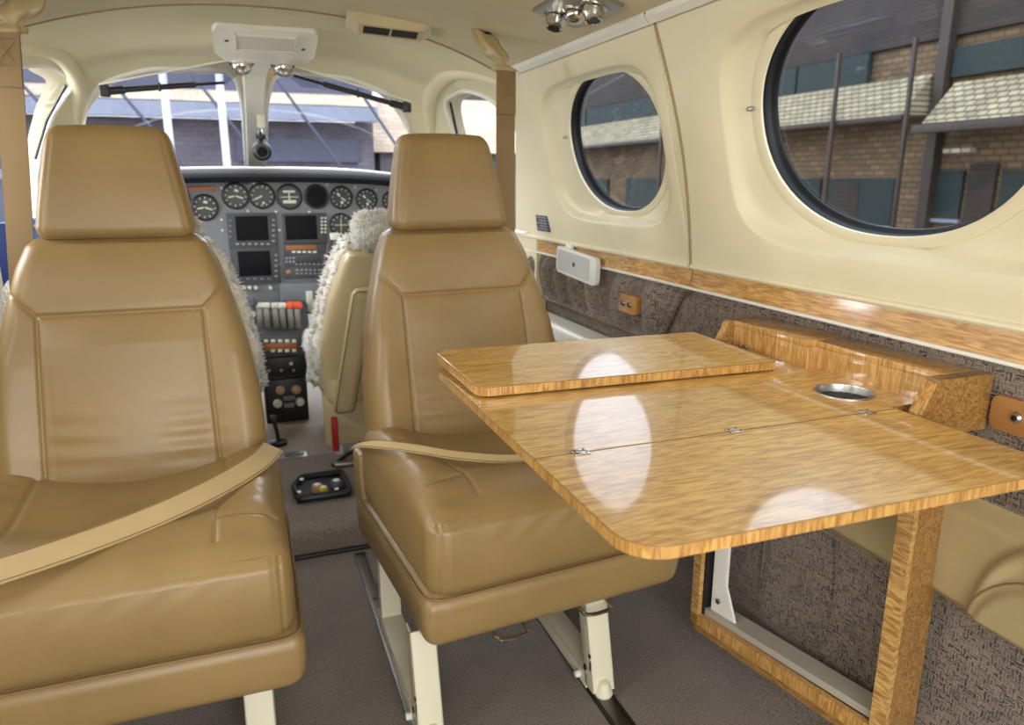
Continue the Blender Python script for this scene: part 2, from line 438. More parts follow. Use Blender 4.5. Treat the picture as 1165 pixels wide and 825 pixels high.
def window_panel(Yc, zc_, a, b, rect, rec, sgn, mat, n=96):
    """liner panel with a moulded recess and an oval opening; rect = corner points (Y,z), rec = (y0,y1,z0,z1) of the recess"""
    rings = []
    ang = [2 * PI * i / n for i in range(n)]
    def rect_hit(t):
        d = (math.cos(t), math.sin(t)); best = None
        m = len(rect)
        for i in range(m):
            p, q = rect[i], rect[(i + 1) % m]
            ex, ez = q[0] - p[0], q[1] - p[1]
            den = d[0] * ez - d[1] * ex
            if abs(den) < 1e-9: continue
            s_ = ((p[0] - Yc) * ez - (p[1] - zc_) * ex) / den
            u = ((p[0] - Yc) * d[1] - (p[1] - zc_) * d[0]) / den
            if s_ > 0 and -1e-6 <= u <= 1 + 1e-6 and (best is None or s_ < best): best = s_
        return (Yc + d[0] * best, zc_ + d[1] * best)
    # put ring angles at the rectangle corners too
    cor = [math.atan2(p[1] - zc_, p[0] - Yc) % (2 * PI) for p in rect]
    for c in cor:
        k = min(range(n), key=lambda i: abs((ang[i] - c + PI) % (2 * PI) - PI)); ang[k] = c
    outer = [rect_hit(t) for t in ang]
    ryc, rzc = (rec[0] + rec[1]) / 2, (rec[2] + rec[3]) / 2; ra, rb = (rec[1] - rec[0]) / 2, (rec[3] - rec[2]) / 2
    def superell(t, s, e=4.5):
        c, sn = math.cos(t), math.sin(t)
        # parametrise by true angle around the window centre
        r = (abs(c / (ra * s)) ** e + abs(sn / (rb * s)) ** e) ** (-1 / e)
        return (ryc + c * r, rzc + sn * r)
    def ell(t, s):
        c, sn = math.cos(t), math.sin(t); r = (abs(c / (a * s)) ** 2.15 + abs(sn / (b * s)) ** 2.15) ** (-1 / 2.15)
        return (Yc + c * r, zc_ + sn * r)
    L = lambda A, B, k: [(p[0] * (1 - k) + q[0] * k, p[1] * (1 - k) + q[1] * k) for p, q in zip(A, B)]
    R1 = [superell(t, 1) for t in ang]; R2 = [superell(t, .965) for t in ang]; R3 = [superell(t, .90, 4) for t in ang]
    E1 = [ell(t, 1.09) for t in ang]; E2 = [ell(t, 1.035) for t in ang]; E3 = [ell(t, 1.0) for t in ang]
    seq = [(outer, .02), (outer, 0), (L(outer, R1, .5), 0), (R1, 0), (L(R1, R2, .5), .002), (R2, .012), (L(R2, R3, .5), .021), (R3, .025), (L(R3, E1, .5), .029), (E1, .032), (E1, .0300), (E2, .0285), (E3, .031), (E3, .036)]
    v = []; f = []
    for ring, off in seq:
        v += [wallp(p[0], p[1], off, sgn) for p in ring]
    for i in range(len(seq) - 1):
        for k in range(n):
            f.append((i * n + k, i * n + (k + 1) % n, (i + 1) * n + (k + 1) % n, (i + 1) * n + k))
    return v, f, E3, ang, [ell(t, 1.02) for t in ang]

lower_z = .775
wallR = thing('wall_right', None, None); S(wallR)
wallL = thing('wall_left', None, None); S(wallL)
front_edge = [(2.18, 1.29), (2.50, .787)]
wins = [
    (1.715, 1.063, .243, .170, [(1.395, .787), (2.50, .787), (2.18, 1.295), (1.395, 1.295)], (1.425, 2.07, .865, 1.238)),
    (.88, 1.073, .260, .186, [(.30, .787), (1.385, .787), (1.385, 1.295), (.30, 1.295)], (.47, 1.215, .855, 1.25)),
    (-.25, 1.07, .252, .18, [(-.80, .787), (.29, .787), (.29, 1.295), (-.80, 1.295)], (-.62, .13, .855, 1.25))]
wi = 1
for sgn in (1, -1):
    for k, (Yc, zz, a, b, rect, rec) in enumerate(wins):
        v, f, E, ang, E2 = window_panel(Yc, zz, a, b, rect, rec, sgn, M['liner'])
        o = mesh_obj('window_surround', v, f, M['liner'], wallR if sgn > 0 else wallL)
        smooth_by_angle(o, 60)
        n = len(E)
        w = thing('window_%d' % wi, None, None); S(w); wi += 1
        # black seal tunnel
        v = []; f = []
        seq = [(1.0, .036), (1.008, .037), (1.008, .056), (.975, .058), (.975, .064)]
        for s_, off in seq:
            v += [wallp(Yc + (p[0] - Yc) * s_, zz + (p[1] - zz) * s_, off, sgn) for p in E]
        for i in range(len(seq) - 1):
            for q in range(n): f.append((i * n + q, i * n + (q + 1) % n, (i + 1) * n + (q + 1) % n, (i + 1) * n + q))
        mesh_obj('window_seal', v, f, M['seal'], w)
        # glass pane with thickness
        v = [wallp(Yc + (p[0] - Yc) * 1.005, zz + (p[1] - zz) * 1.005, .055, sgn) for p in E]
        mesh_obj('window_pane', v, [tuple(range(n))], M['glass'], w, False)
        if sgn > 0 and k < 2:
            py = (1.968, 1.093) if k == 0 else (1.156, 1.100)
            mb = MB(); p = wallp(py[0], py[1], .020); nn = Vector((.972, 0, .235))
            mb.lathe([(0, -.004), (.003, -.0035), (.0042, -.001), (.0042, .006)], p, nn, 16)
            mb.build('screw', M['satin'], wallR)
# front end strip of panel (edge return) and door post trim
for sgn, wl in ((1, wallR), (-1, wallL)):
    mb = MB()
    # outer skin behind liner (keeps light out), from aft to front
    def skin(Y0, Y1, z0, z1, off):
        pts = [wallp(Y0, z0, off, sgn), wallp(Y1, z0, off, sgn), wallp(Y1, z1, off, sgn), wallp(Y0, z1, off, sgn)]
        return pts
    # belt sill lip below the window panels
    for (Ya, Yb) in ((1.395, 2.47), (.30, 1.385), (-.80, .29)):
        mb.tube([wallp(Ya, .794, -.002, sgn), wallp(Yb, .794, -.002, sgn)], .0055, 10)
        mb.prism([wallp(Ya, .787, .004, sgn), wallp(Ya, .787, -.002, sgn), wallp(Ya, .803, 0, sgn), wallp(Ya, .803, .004, sgn)], (0, 0, 0), (0, Yb - Ya, 0))
    mb.build('sill_lip', M['liner'], wl)
    # shadow line between the panels, put in as an olive tube
    mb = MB()
    for Y in (1.39, .295): mb.tube([wallp(Y - .035 * math.sin(PI * t / 10) , .787 + .508 * t / 10, -.001, sgn) for t in range(11)], .0035, 6)
    mb.build('panel_seam', M['shade_line'], wl)
    # wood veneer strip with a white bead
    mb = MB()
    for (Ya, Yb) in ((1.398, 2.41), (.303, 1.392), (-.8, .297)):
        x0, x1 = .953, .946
        X = lambda x: x if sgn > 0 else 2 * CX - x
        mb.prism([(X(.952), Ya, .792), (X(.945), Ya, .747), (X(.99), Ya, .745), (X(.99), Ya, .792)], (0, 0, 0), (0, Yb - Ya, 0))
    mb.build('wood_strip', M['maple_strip'], wl, ang=20)
    mb = MB(); mb.box(*(sorted((X(.941), X(.995)))), -.8, 2.41, .7405, .747, .002); mb.build('bead', M['white'], wl)
    # lower cloth wall
    v = []; prof = [(.980, .744), (.982, .6), (.984, .40), (.982, .20), (.978, .12), (.972, .085)]
    if sgn > 0:
        prof = catmull([(p[0], 0, p[1]) for p in prof], 4)
        prof = [(p.x, p.z) for p in prof]
    else:
        prof = catmull([(p[0], 0, p[1]) for p in prof], 4); prof = [(2 * CX - p.x, p.z) for p in prof]
    Ys = [-.8 + i * .2 for i in range(17)]; Ys[-1] = 2.42
    m = len(prof)
    for Y in Ys: v += [(p[0], Y, p[1]) for p in prof]
    f = [(i * m + j, i * m + j + 1, (i + 1) * m + j + 1, (i + 1) * m + j) for i in range(len(Ys) - 1) for j in range(m - 1)]
    o = mesh_obj('cloth_panel', v, f, M['basket'], wl)
    kp = catmull([(p[0], 0, p[1]) for p in ((.970, .092), (.962, .088), (.958, .06), (.95, .03), (.92, .010), (.86, .001))], 4)
    kp = [(p.x if sgn > 0 else 2 * CX - p.x, p.z) for p in kp]; m2 = len(kp); v2 = []
    for Y in Ys: v2 += [(p[0], Y, p[1]) for p in kp]
    mesh_obj('carpet_kick', v2, [(i * m2 + j, i * m2 + j + 1, (i + 1) * m2 + j + 1, (i + 1) * m2 + j) for i in range(len(Ys) - 1) for j in range(m2 - 1)], M['carpet'], wl)
    # seams of the cloth
    mb = MB()
    for Y in (1.12, .93, .78, .48):
        mb.tube([((.9815 if sgn > 0 else 2 * CX - .9815) - .002 * sgn, Y + .02 * (z > .3), z) for z in (.74, .6, .4, .25, .12)], .0016, 5)
    mb.build('cloth_seam', M['basket'], wl)
    # outer fuselage skin (dark side)
    v = []; f = []
    # ceiling edge rail
    mb = MB()
    pr = [wallp(0, 1.288, -.002, sgn), wallp(0, 1.304, -.004, sgn), wallp(0, 1.312, -.016, sgn), wallp(0, 1.300, -.018, sgn), wallp(0, 1.286, -.010, sgn)]
    for (Ya, Yb) in ((1.40, 2.17), (-.8, 1.392)):
        mb.prism(pr, (0, Ya, 0), (0, Yb, 0))
    mb.build('edge_rail', M['white'], wl)
    mb = MB(); mb.tube([wallp(-.8, 1.309, -.012, sgn), wallp(2.17, 1.309, -.012, sgn)], .0035, 6); mb.build('rail_shadow_gap', M['thread'], wl)

# cabin ceiling
def zc_off(x):
    """height of the cabin headliner at x"""
    u = min(1, abs(x - CX) / .712)
    return 1.300 + .106 * (1 - u ** 2.2)
v = []; nx = 48; Ys = [-.8 + .1 * i for i in range(30)]
arch = lambda x: 2.10 + .20 * (abs(x - CX) / .712) ** 2
for i in range(31):
    for j in range(nx + 1):
        x = CX - .712 + 1.424 * j / nx
        Y = -.8 + (arch(x) + .8) * i / 30
        v.append((x, Y, zc_off(x)))
f = [(i * (nx + 1) + j, i * (nx + 1) + j + 1, (i + 1) * (nx + 1) + j + 1, (i + 1) * (nx + 1) + j) for i in range(30) for j in range(nx)]
ceil = S(mesh_obj('ceiling', v, f, M['head']))
mb = MB(); mb.tube([(CX - .70 + 1.40 * j / 40, arch(CX - .70 + 1.40 * j / 40) - .001, zc_off(CX - .70 + 1.4 * j / 40) - .001) for j in range(41)], .0028, 8)
S(mb.build('trim_1', M['shade_line']))

# ---- cockpit shell: superelliptic sections
def lerp(tab, y):
    for (a, va), (b, vb) in zip(tab, tab[1:]):
        if y <= b:
            t = max(0, min(1, (y - a) / (b - a))); return va + (vb - va) * t
    return tab[-1][1]
Tt = [(2.0, 1.407), (2.35, 1.403), (2.55, 1.39), (2.72, 1.372), (2.86, 1.34), (3.2, 1.195), (3.6, 1.03), (3.8, .95)]
Tw = [(2.0, .835), (2.6, .83), (3.0, .78), (3.6, .69), (3.8, .66)]
Tn = [(2.0, 4.2), (2.3, 4.0), (2.8, 3.0), (3.2, 2.6), (3.8, 2.6)]
def shell(th, Y, out=0):
    w = lerp(Tw, Y) + out; t = lerp(Tt, Y) + out; n = lerp(Tn, Y); z0 = .72
    c, s_ = math.cos(th), math.sin(th)
    x = CX + math.copysign(abs(c) ** (2 / n), c) * w; z = z0 + (t - z0) * abs(s_) ** (2 / n)
    return Vector((x, Y, z))
NT = 72
def shell_sheet(out, Y0f, Y1, ny):
    rows = []
    for i in range(ny + 1):
        row = []
        for j in range(NT + 1):
            th = PI * j / NT
            # first row follows the arch seam of the headliner
            p0 = shell(th, 2.2)
            Y0 = min(arch(p0.x), 2.30) + .001 if Y0f else 2.1
            Y = Y0 + (Y1 - Y0) * i / ny
            row.append(shell(th, Y, out))
        # side walls down to the floor
        a, b = row[0], row[-1]
        row = [Vector((a.x - .02 * (k == 0), a.y, z)) for k, z in enumerate((.0, .25, .5))] + row + [Vector((b.x + .02 * (k == 2), b.y, z)) for k, z in enumerate((.5, .25, .0))]
        rows.append(row)
    return rows
inn = shell_sheet(0, True, 3.75, 44); outr = shell_sheet(.035, True, 3.75, 44)
m = len(inn[0]); R = len(inn)
v = [p for r in inn for p in r] + [p for r in outr for p in r]
f = []
o2 = m * R
for i in range(R - 1):
    for j in range(m - 1):
        f.append((i * m + j, i * m + j + 1, (i + 1) * m + j + 1, (i + 1) * m + j))
        f.append((o2 + i * m + j, o2 + (i + 1) * m + j, o2 + (i + 1) * m + j + 1, o2 + i * m + j + 1))
for j in range(m - 1):
    f.append((j, o2 + j, o2 + j + 1, j + 1)); k = (R - 1) * m
    f.append((k + j, k + j + 1, o2 + k + j + 1, o2 + k + j))
for i in range(R - 1):
    f.append((i * m, (i + 1) * m, o2 + (i + 1) * m, o2 + i * m))
    k = m - 1; f.append((i * m + k, o2 + i * m + k, o2 + (i + 1) * m + k, (i + 1) * m + k))
cock = mesh_obj('wall_front', v, f, M['cockhead']); S(cock)

def rounded_poly(pts, r, n=6):
    out = []; m = len(pts)
    for i in range(m):
        p = Vector(pts[i]); a = Vector(pts[i - 1]); b = Vector(pts[(i + 1) % m])
        da = (a - p); db = (b - p); ra = min(r, da.length * .45, db.length * .45)
        A = p + da.normalized() * ra; B = p + db.normalized() * ra
        for k in range(n + 1):
            t = k / n; out.append(A * (1 - t) ** 2 + p * 2 * t * (1 - t) + B * t * t)
    return out
ws_polys = []
for s_ in (1, -1):
    c = .101
    pts = [(c + s_ * .043, .93), (c + s_ * .045, 1.26), (c + s_ * .070, 1.345), (c + s_ * .32, 1.338), (c + s_ * .47, 1.295), (c + s_ * .57, 1.20), (c + s_ * .615, 1.05), (c + s_ * .625, .93)]
    ws_polys.append(rounded_poly([(p[0], p[1], 0) for p in pts], .05))
side_poly = rounded_poly([(2.72, 1.262, 0), (2.56, 1.285, 0), (2.46, 1.25, 0), (2.36, 1.10, 0), (2.33, .90, 0), (2.36, .80, 0), (2.98, .80, 0), (2.90, 1.04, 0), (2.80, 1.19, 0)], .05)
left_poly = rounded_poly([(2.80, 1.283, 0), (2.62, 1.312, 0), (2.48, 1.27, 0), (2.36, 1.12, 0), (2.33, .90, 0), (2.36, .80, 0), (3.06, .80, 0), (2.98, 1.04, 0), (2.90, 1.17, 0)], .05)
SP = {1: side_poly, -1: left_poly}
cutters = []
for pl in ws_polys:
    mb = MB(); mb.prism([(p.x, 2.55, p.y) for p in pl], (0, 0, 0), (0, 1.6, 0)); cutters.append(mb.build('cutter', None, smooth=False))
for s_ in (1, -1):
    mb = MB(); mb.prism([(CX + s_ * .45, p.x, p.y) for p in SP[s_]], (0, 0, 0), (s_ * .7, 0, 0)); cutters.append(mb.build('cutter', None, smooth=False))
for c in cutters:
    md = cock.modifiers.new('b', 'BOOLEAN'); md.operation = 'DIFFERENCE'; md.solver = 'EXACT'; md.object = c
dg = bpy.context.evaluated_depsgraph_get(); dg.update()
me = bpy.data.meshes.new_from_object(cock.evaluated_get(dg)); cock.modifiers.clear(); cock.data = me
for c in cutters: bpy.data.objects.remove(c)
smooth_by_angle(cock, 40)
# panes: parts of the curved shell surface, slightly outboard
def pane(name, poly_test, out=.018):
    v = []; f = []; idx = {}
    ny, nt = 90, 180
    Y0, Y1 = 2.25, 3.72
    for i in range(ny + 1):
        for j in range(nt + 1):
            v.append(shell(PI * j / nt, Y0 + (Y1 - Y0) * i / ny, out))
    for i in range(ny):
        for j in range(nt):
            q = [i * (nt + 1) + j, i * (nt + 1) + j + 1, (i + 1) * (nt + 1) + j + 1, (i + 1) * (nt + 1) + j]
            c = sum((v[k] for k in q), Vector()) / 4
            if poly_test(c): f.append(q)
    used = sorted({k for q in f for k in q}); mp = {k: i for i, k in enumerate(used)}
    return mesh_obj(name, [v[k] for k in used], [[mp[k] for k in q] for q in f], M['wsglass'])
def inpoly(x, y, P, grow=.035):
    cx = sum(p.x for p in P) / len(P); cy = sum(p.y for p in P) / len(P)
    ins = False; n = len(P); x = cx + (x - cx) * (1 - grow * 1.6); y = cy + (y - cy) * (1 - grow * 1.6)
    for i in range(n):
        a, b = P[i], P[i - 1]
        if (a.y > y) != (b.y > y) and x < (b.x - a.x) * (y - a.y) / (b.y - a.y) + a.x: ins = not ins
    return ins
for i, pl in enumerate(ws_polys):
    o = S(pane('window_%d' % wi, lambda c, pl=pl: c.y > 2.6 and inpoly(c.x, c.z, pl))); wi += 1
for s_ in (1, -1):
    o = S(pane('window_%d' % wi, lambda c, s_=s_: (c.x - CX) * s_ > .45 and inpoly(c.y, c.z, SP[s_]))); wi += 1
# raised moulding around the windshield and side windows on the inner face
from mathutils.bvhtree import BVHTree
sh_v = [shell(PI * j / 90, 2.2 + 1.55 * i / 60) for i in range(61) for j in range(91)]
sh_f = [(i * 91 + j, i * 91 + j + 1, (i + 1) * 91 + j + 1, (i + 1) * 91 + j) for i in range(60) for j in range(90)]
bvh = BVHTree.FromPolygons(sh_v, sh_f)
tn = 2
def rim(pts3, d, r, mat, name):
    P = []
    for p in pts3:
        h = bvh.ray_cast(p, d)
        if h[0] is not None: P.append(h[0])
    mb = MB(); mb.tube(P, r, 8, closed=True); return mb.build(name, mat)
for pl in ws_polys:
    c = sum((Vector((p.x, p.y, 0)) for p in pl), Vector()) / len(pl)
    P = [Vector((c.x + (p.x - c.x) * 1.012, 2.0, max(c.y + (p.y - c.y) * 1.012, .955))) for p in pl]
    S(rim(P, Vector((0, 1, 0)), .009, M['white'], 'trim_%d' % tn)); tn += 1
for s_ in (1, -1):
    P = [Vector((CX, p.x, p.y)) for p in SP[s_]]
    S(rim(P, Vector((s_, 0, 0)), .008, M['white'], 'trim_%d' % tn)); tn += 1
    # black weather strip along the leading edge of the side window
    mb = MB(); mb.tube([Vector((CX, p[0], p[1])) for p in ()] or [bvh.ray_cast(Vector((CX, y, z)), Vector((s_, 0, 0)))[0] for y, z in (((2.70, 1.25), (2.79, 1.17), (2.87, 1.05)) if s_ > 0 else ((2.78, 1.27), (2.88, 1.17), (2.95, 1.05)))], .005, 8)
    S(mb.build('trim_%d' % tn, M['black'])); tn += 1

# sculpted brow that runs above each cockpit side window down to the windshield pillar
for s_ in (-1, 1):
    P = []
    for (Y, ox, z) in ((2.33, .70, 1.262), (2.42, .655, 1.312), (2.52, .61, 1.332), (2.64, .60, 1.320), (2.76, .60, 1.28), (2.86, .61, 1.22), (2.95, .625, 1.15), (3.03, .64, 1.07)):
        if s_ < 0: z += .028; ox -= .025; Y += .04
        o_ = Vector((CX, Y, .8)); h = bvh.ray_cast(o_, (Vector((CX + s_ * ox, Y, z)) - o_).normalized())
        if h[0] is not None: P.append(h[0] + (o_ - h[0]).normalized() * -.006)
    mb = MB(); Q = catmull(P, 6); n_ = len(Q)
    mb.tube(Q, [.012 + .016 * math.sin(PI * min(1, max(0, k / (n_ - 1)))) for k in range(n_)], 14); S(mb.build('trim_%d' % tn, M['cockhead'])); tn += 1
# ---- floors
v = []; nx, ny = 40, 60
mb = MB(); mb.box(-.75, .97, -.8, 2.45, -.03, 0); S(mb.build('floor', M['carpet'], smooth=False))
# spar step: carpeted rise across the aisle
def stepprof():
    return [(1.85, -.005), (1.85, .045), (1.858, .062), (1.875, .070), (1.90, .072), (2.10, .072), (2.42, .072), (2.42, -.005)]
mb = MB(); mb.prism([(-.72, y, z) for y, z in stepprof()], (0, 0, 0), (1.66, 0, 0)); S(mb.build('trim_%d' % tn, M['carpet'], ang=50)); tn += 1
mb = MB(); mb.tube([(-.72, 1.843, .006), (.94, 1.843, .006)], .006, 8); S(mb.build('trim_%d' % tn, M['rubber'])); tn += 1
mb = MB(); mb.box(-.70, .92, 2.42, 3.75, -.02, .055); S(mb.build('floor.001', M['beige'], smooth=False))
# floor tracks
for X in (.235, .592, -.385, -.03):
    t_ = thing('seat_track', {'.235': 'dark slotted seat rail under the left legs of the right hand seat', }.get(str(X)[1:], None), 'rail')
    lab = {.235: 'dark metal floor track under the aisle side legs of the table side seat', .592: 'dark slotted floor track leading from under the wall side leg of the table side seat',
           -.385: 'floor track under the far side leg of the left hand seat', -.03: 'floor track under the aisle side leg of the left hand seat'}[X]
    tag(t_, lab, 'floor track', 'seat tracks in the cabin carpet')
    mb = MB(); mb.box(X - .014, X + .014, .2, 1.82, .0005, .004, .001); mb.build('rail', M['alu'], t_)
    mb = MB()
    for k in range(14):
        mb = MB(); mb.cyl((X, .28 + k * .1, .0042), (X, .28 + k * .1, .0052), .005, n=12); mb.build('slot', M['black'], t_)
    mb = MB()
    if X != .592: continue
    for s2 in (-.019, .019): mb.box(X + s2 - .003, X + s2 + .003, .2, 1.82, .0004, .0025)
    mb.build('edge', M['rubber'], t_)
# ================================================================== CABIN SEATS (they face aft, towards the camera)
def taper_tab(tab, z): return np.interp(z, [a for a, b in tab], [b for a, b in tab])
BW = [(.36, .236), (.43, .240), (.55, .236), (.66, .220), (.74, .200), (.82, .176), (.86, .158), (.872, .146), (.877, .134)]   # half width of the backrest by height
BY = [(.36, .37), (.43, .385), (.55, .415), (.66, .445), (.76, .472), (.88, .505), (1.0, .525), (1.08, .535)]     # front face depth by height
def make_backrest(parent):
    n = 170
    p, Fc, nr, q = rbox(1, .055, .2575, .04, n)
    # p.x from -1..1 rounded badly; rebuild x from cube parameter with rounded sides
    z = .6175 + p[:, 2]
    hw = taper_tab(BW, z); u = q[:, 0]; vq = q[:, 1]
    r = .035; xx = np.sign(u) * (np.abs(u)) * (hw - r)
    side = np.abs(u) > .999
    x = u * (hw - r); y = vq * (.05)
    # round the sides: push by circular profile
    ins = np.abs(u)
    # front/back faces: ease the last bit to the rim
    e = np.clip((ins - .80) / .20, 0, 1)
    x = u * (hw - .0) * 1.0
    edge = np.sqrt(np.clip(1 - e ** 2.6, 0, 1))
    top = np.clip((z - .80) / .085, 0, 1)
    th = .054 * (1 - .30 * top ** 2)
    y = vq * th * (.32 + .68 * edge)
    zt = np.abs(p[:, 2]) / .262; ez = np.clip((zt - .90) / .10, 0, 1); y = y * (.45 + .55 * np.sqrt(np.clip(1 - ez ** 2.4, 0, 1)))
    # upholstery: crown, side bolsters and seam grooves on the front
    front = (vq < 0) * 1.0 * np.clip((-vq - .0), 0, 1)
    segs = [((-.142, .736), (.142, .736)), ((-.142, .736), (-.150, .38)), ((.142, .736), (.150, .38)), ((-.142, .736), (-.212, .806)), ((.142, .736), (.212, .806))]
    g = groove(x, z, segs, .0028)
    bol = .012 * np.clip((np.abs(x) - .13) / .07, 0, 1) * np.clip((.75 - z) / .1, 0, 1)
    crown = .010 * (1 - (np.abs(x) / .16).clip(0, 1) ** 2) * np.clip((z - .38) / .1, 0, 1) * np.clip((.74 - z) / .06, 0, 1)
    puff = .006 * (1 - np.exp(-(groove(x, z, segs, .02)) * 2))
    rg = .0015 * np.sin(z * 160 + 6 * x) * np.exp(-((z - .5) / .06) ** 2) * np.exp(-((np.abs(x) - .1) / .06) ** 2)
    y = y - (bol + crown - .0060 * g + rg - .0018 * groove(x, z, segs, .012)) * (np.abs(vq) > .999) * (vq < 0) * edge
    y = y + taper_tab(BY, z) + .05
    V = np.stack([x, y, z], 1)
    o = fast_obj('backrest', V, Fc, M['leather'], parent)
    # piping seam down each side
    for s_ in (-1, 1):
        mb = MB(); P = []
        for k in range(24):
            zz = .40 + .46 * k / 23
            w_ = float(taper_tab(BW, zz)); P.append((s_ * (w_ - .010), float(taper_tab(BY, zz)) + .05 - .036, zz))
        mb.tube(P, .0022, 6); mb.build('side_seam', M['thread'], o)
    return o
def make_headrest(parent, hgt=.207, z0=.870):
    n = 60
    p, Fc, nr, q = rbox(.136, .045, hgt / 2, .026, n)
    zz = (p[:, 2] + hgt / 2) / hgt
    x = p[:, 0] * (1.03 - .27 * zz ** 1.3)
    y = p[:, 1] * (1.0 - .25 * zz) - .008 * np.sin(PI * zz) * (q[:, 1] < -.99)
    z = z0 + p[:, 2] + hgt / 2 + .006 * (1 - (x / .12) ** 2) * (zz > .5)
    y = y + taper_tab(BY, z) + .050
    g = groove(x, z, [((-.126, z0 + .01), (-.094, z0 + hgt - .02)), ((.126, z0 + .01), (.094, z0 + hgt - .02))], .002)
    y = y + .002 * g * (q[:, 1] < -.99)
    return fast_obj('headrest', np.stack([x, y, z], 1), Fc, M['leather'], parent)
def make_cushion(parent):
    n = 140
    p, Fc, nr, q = rbox(.252, .235, .088, .038, n)
    x, y, z = p[:, 0].copy(), p[:, 1] + .222, p[:, 2] + .362
    top = np.clip((z - .40) / .03, 0, 1)
    fr = np.clip((.10 - y) / .10, 0, 1)
    bol = .020 * np.exp(-((np.abs(x) - .205) / .05) ** 2) * np.clip((y - .03) / .12, 0, 1)
    dip = -.022 * np.exp(-(x / .13) ** 2) * np.clip((y - .05) / .12, 0, 1) * 1.0
    z = z + top * (bol + dip - .012 * fr ** 2 + .016 * np.exp(-((y - .09) / .06) ** 2) * np.exp(-(x / .2) ** 4))
    # front face bulges, sides taper downwards
    bulge = np.sin(np.clip((z - .28) / .17, 0, 1) * PI)
    y = y - .014 * bulge * (q[:, 1] < -.5)
    x = x * (1.01 + .016 * bulge)
    # wrinkles on the front face
    wr = np.sin(x * 95 + 3 * np.sin(z * 40)) * np.exp(-((z - .405) / .03) ** 2) * np.exp(-((x - .0) / .17) ** 4)
    y = y + .0007 * wr * (q[:, 1] < -.99)
    wr2 = np.sin(y * 120 + 2 * np.sin(x * 30)) * np.exp(-((np.abs(x) - .2) / .04) ** 2) * (q[:, 2] > .99)
    z = z + .0008 * wr2
    # seams: top panel outline and front corner seams
    segs = [((-.150, .09), (-.165, .50)), ((.150, .09), (.165, .50)), ((-.150, .09), (-.26, .075)), ((.150, .09), (.26, .075)), ((-.150, .09), (-.150, .03)), ((.150, .09), (.150, .03))]
    g = groove(x, y, segs, .0035) * (q[:, 2] > .99)
    z = z - .0045 * g
    c = np.exp(-((np.abs(x) - .238) / .0032) ** 2) * (q[:, 1] < -.99) + np.exp(-((np.abs(x) - .229) / .0022) ** 2) * (q[:, 1] < -.99) * .5
    y = y + .004 * c
    o = fast_obj('seat_cushion', np.stack([x, y, z], 1), Fc, M['leather'], parent)
    return o
def make_skirt(parent):
    n = 50
    p, Fc, nr, q = rbox(.270, .25, .052, .026, n)
    x, y, z = p[:, 0].copy(), p[:, 1] + .228, p[:, 2] + .240
    t = np.clip((.25 - z) / .06, 0, 1)
    x = x * (1 - .035 * t ** 2); y = .228 + (y - .228) * (1 - .04 * t ** 2)
    # groove for corner stitching
    c = np.exp(-((np.abs(x) - .246) / .003) ** 2) + np.exp(-((np.abs(x) - .236) / .003) ** 2)
    y = y + .003 * c * (q[:, 1] < -.99)
    o = fast_obj('seat_skirt', np.stack([x, y, z], 1), Fc, M['leather'], parent)
    mb = MB(); P = []
    rp = rounded_poly([(-.266, -.020, 0), (.266, -.020, 0), (.266, .476, 0), (-.266, .476, 0)], .045, 6)
    mb.tube([(p_.x, p_.y, .289) for p_ in rp], .0022, 8, closed=True); mb.build('piping', M['thread'], o)
    return o
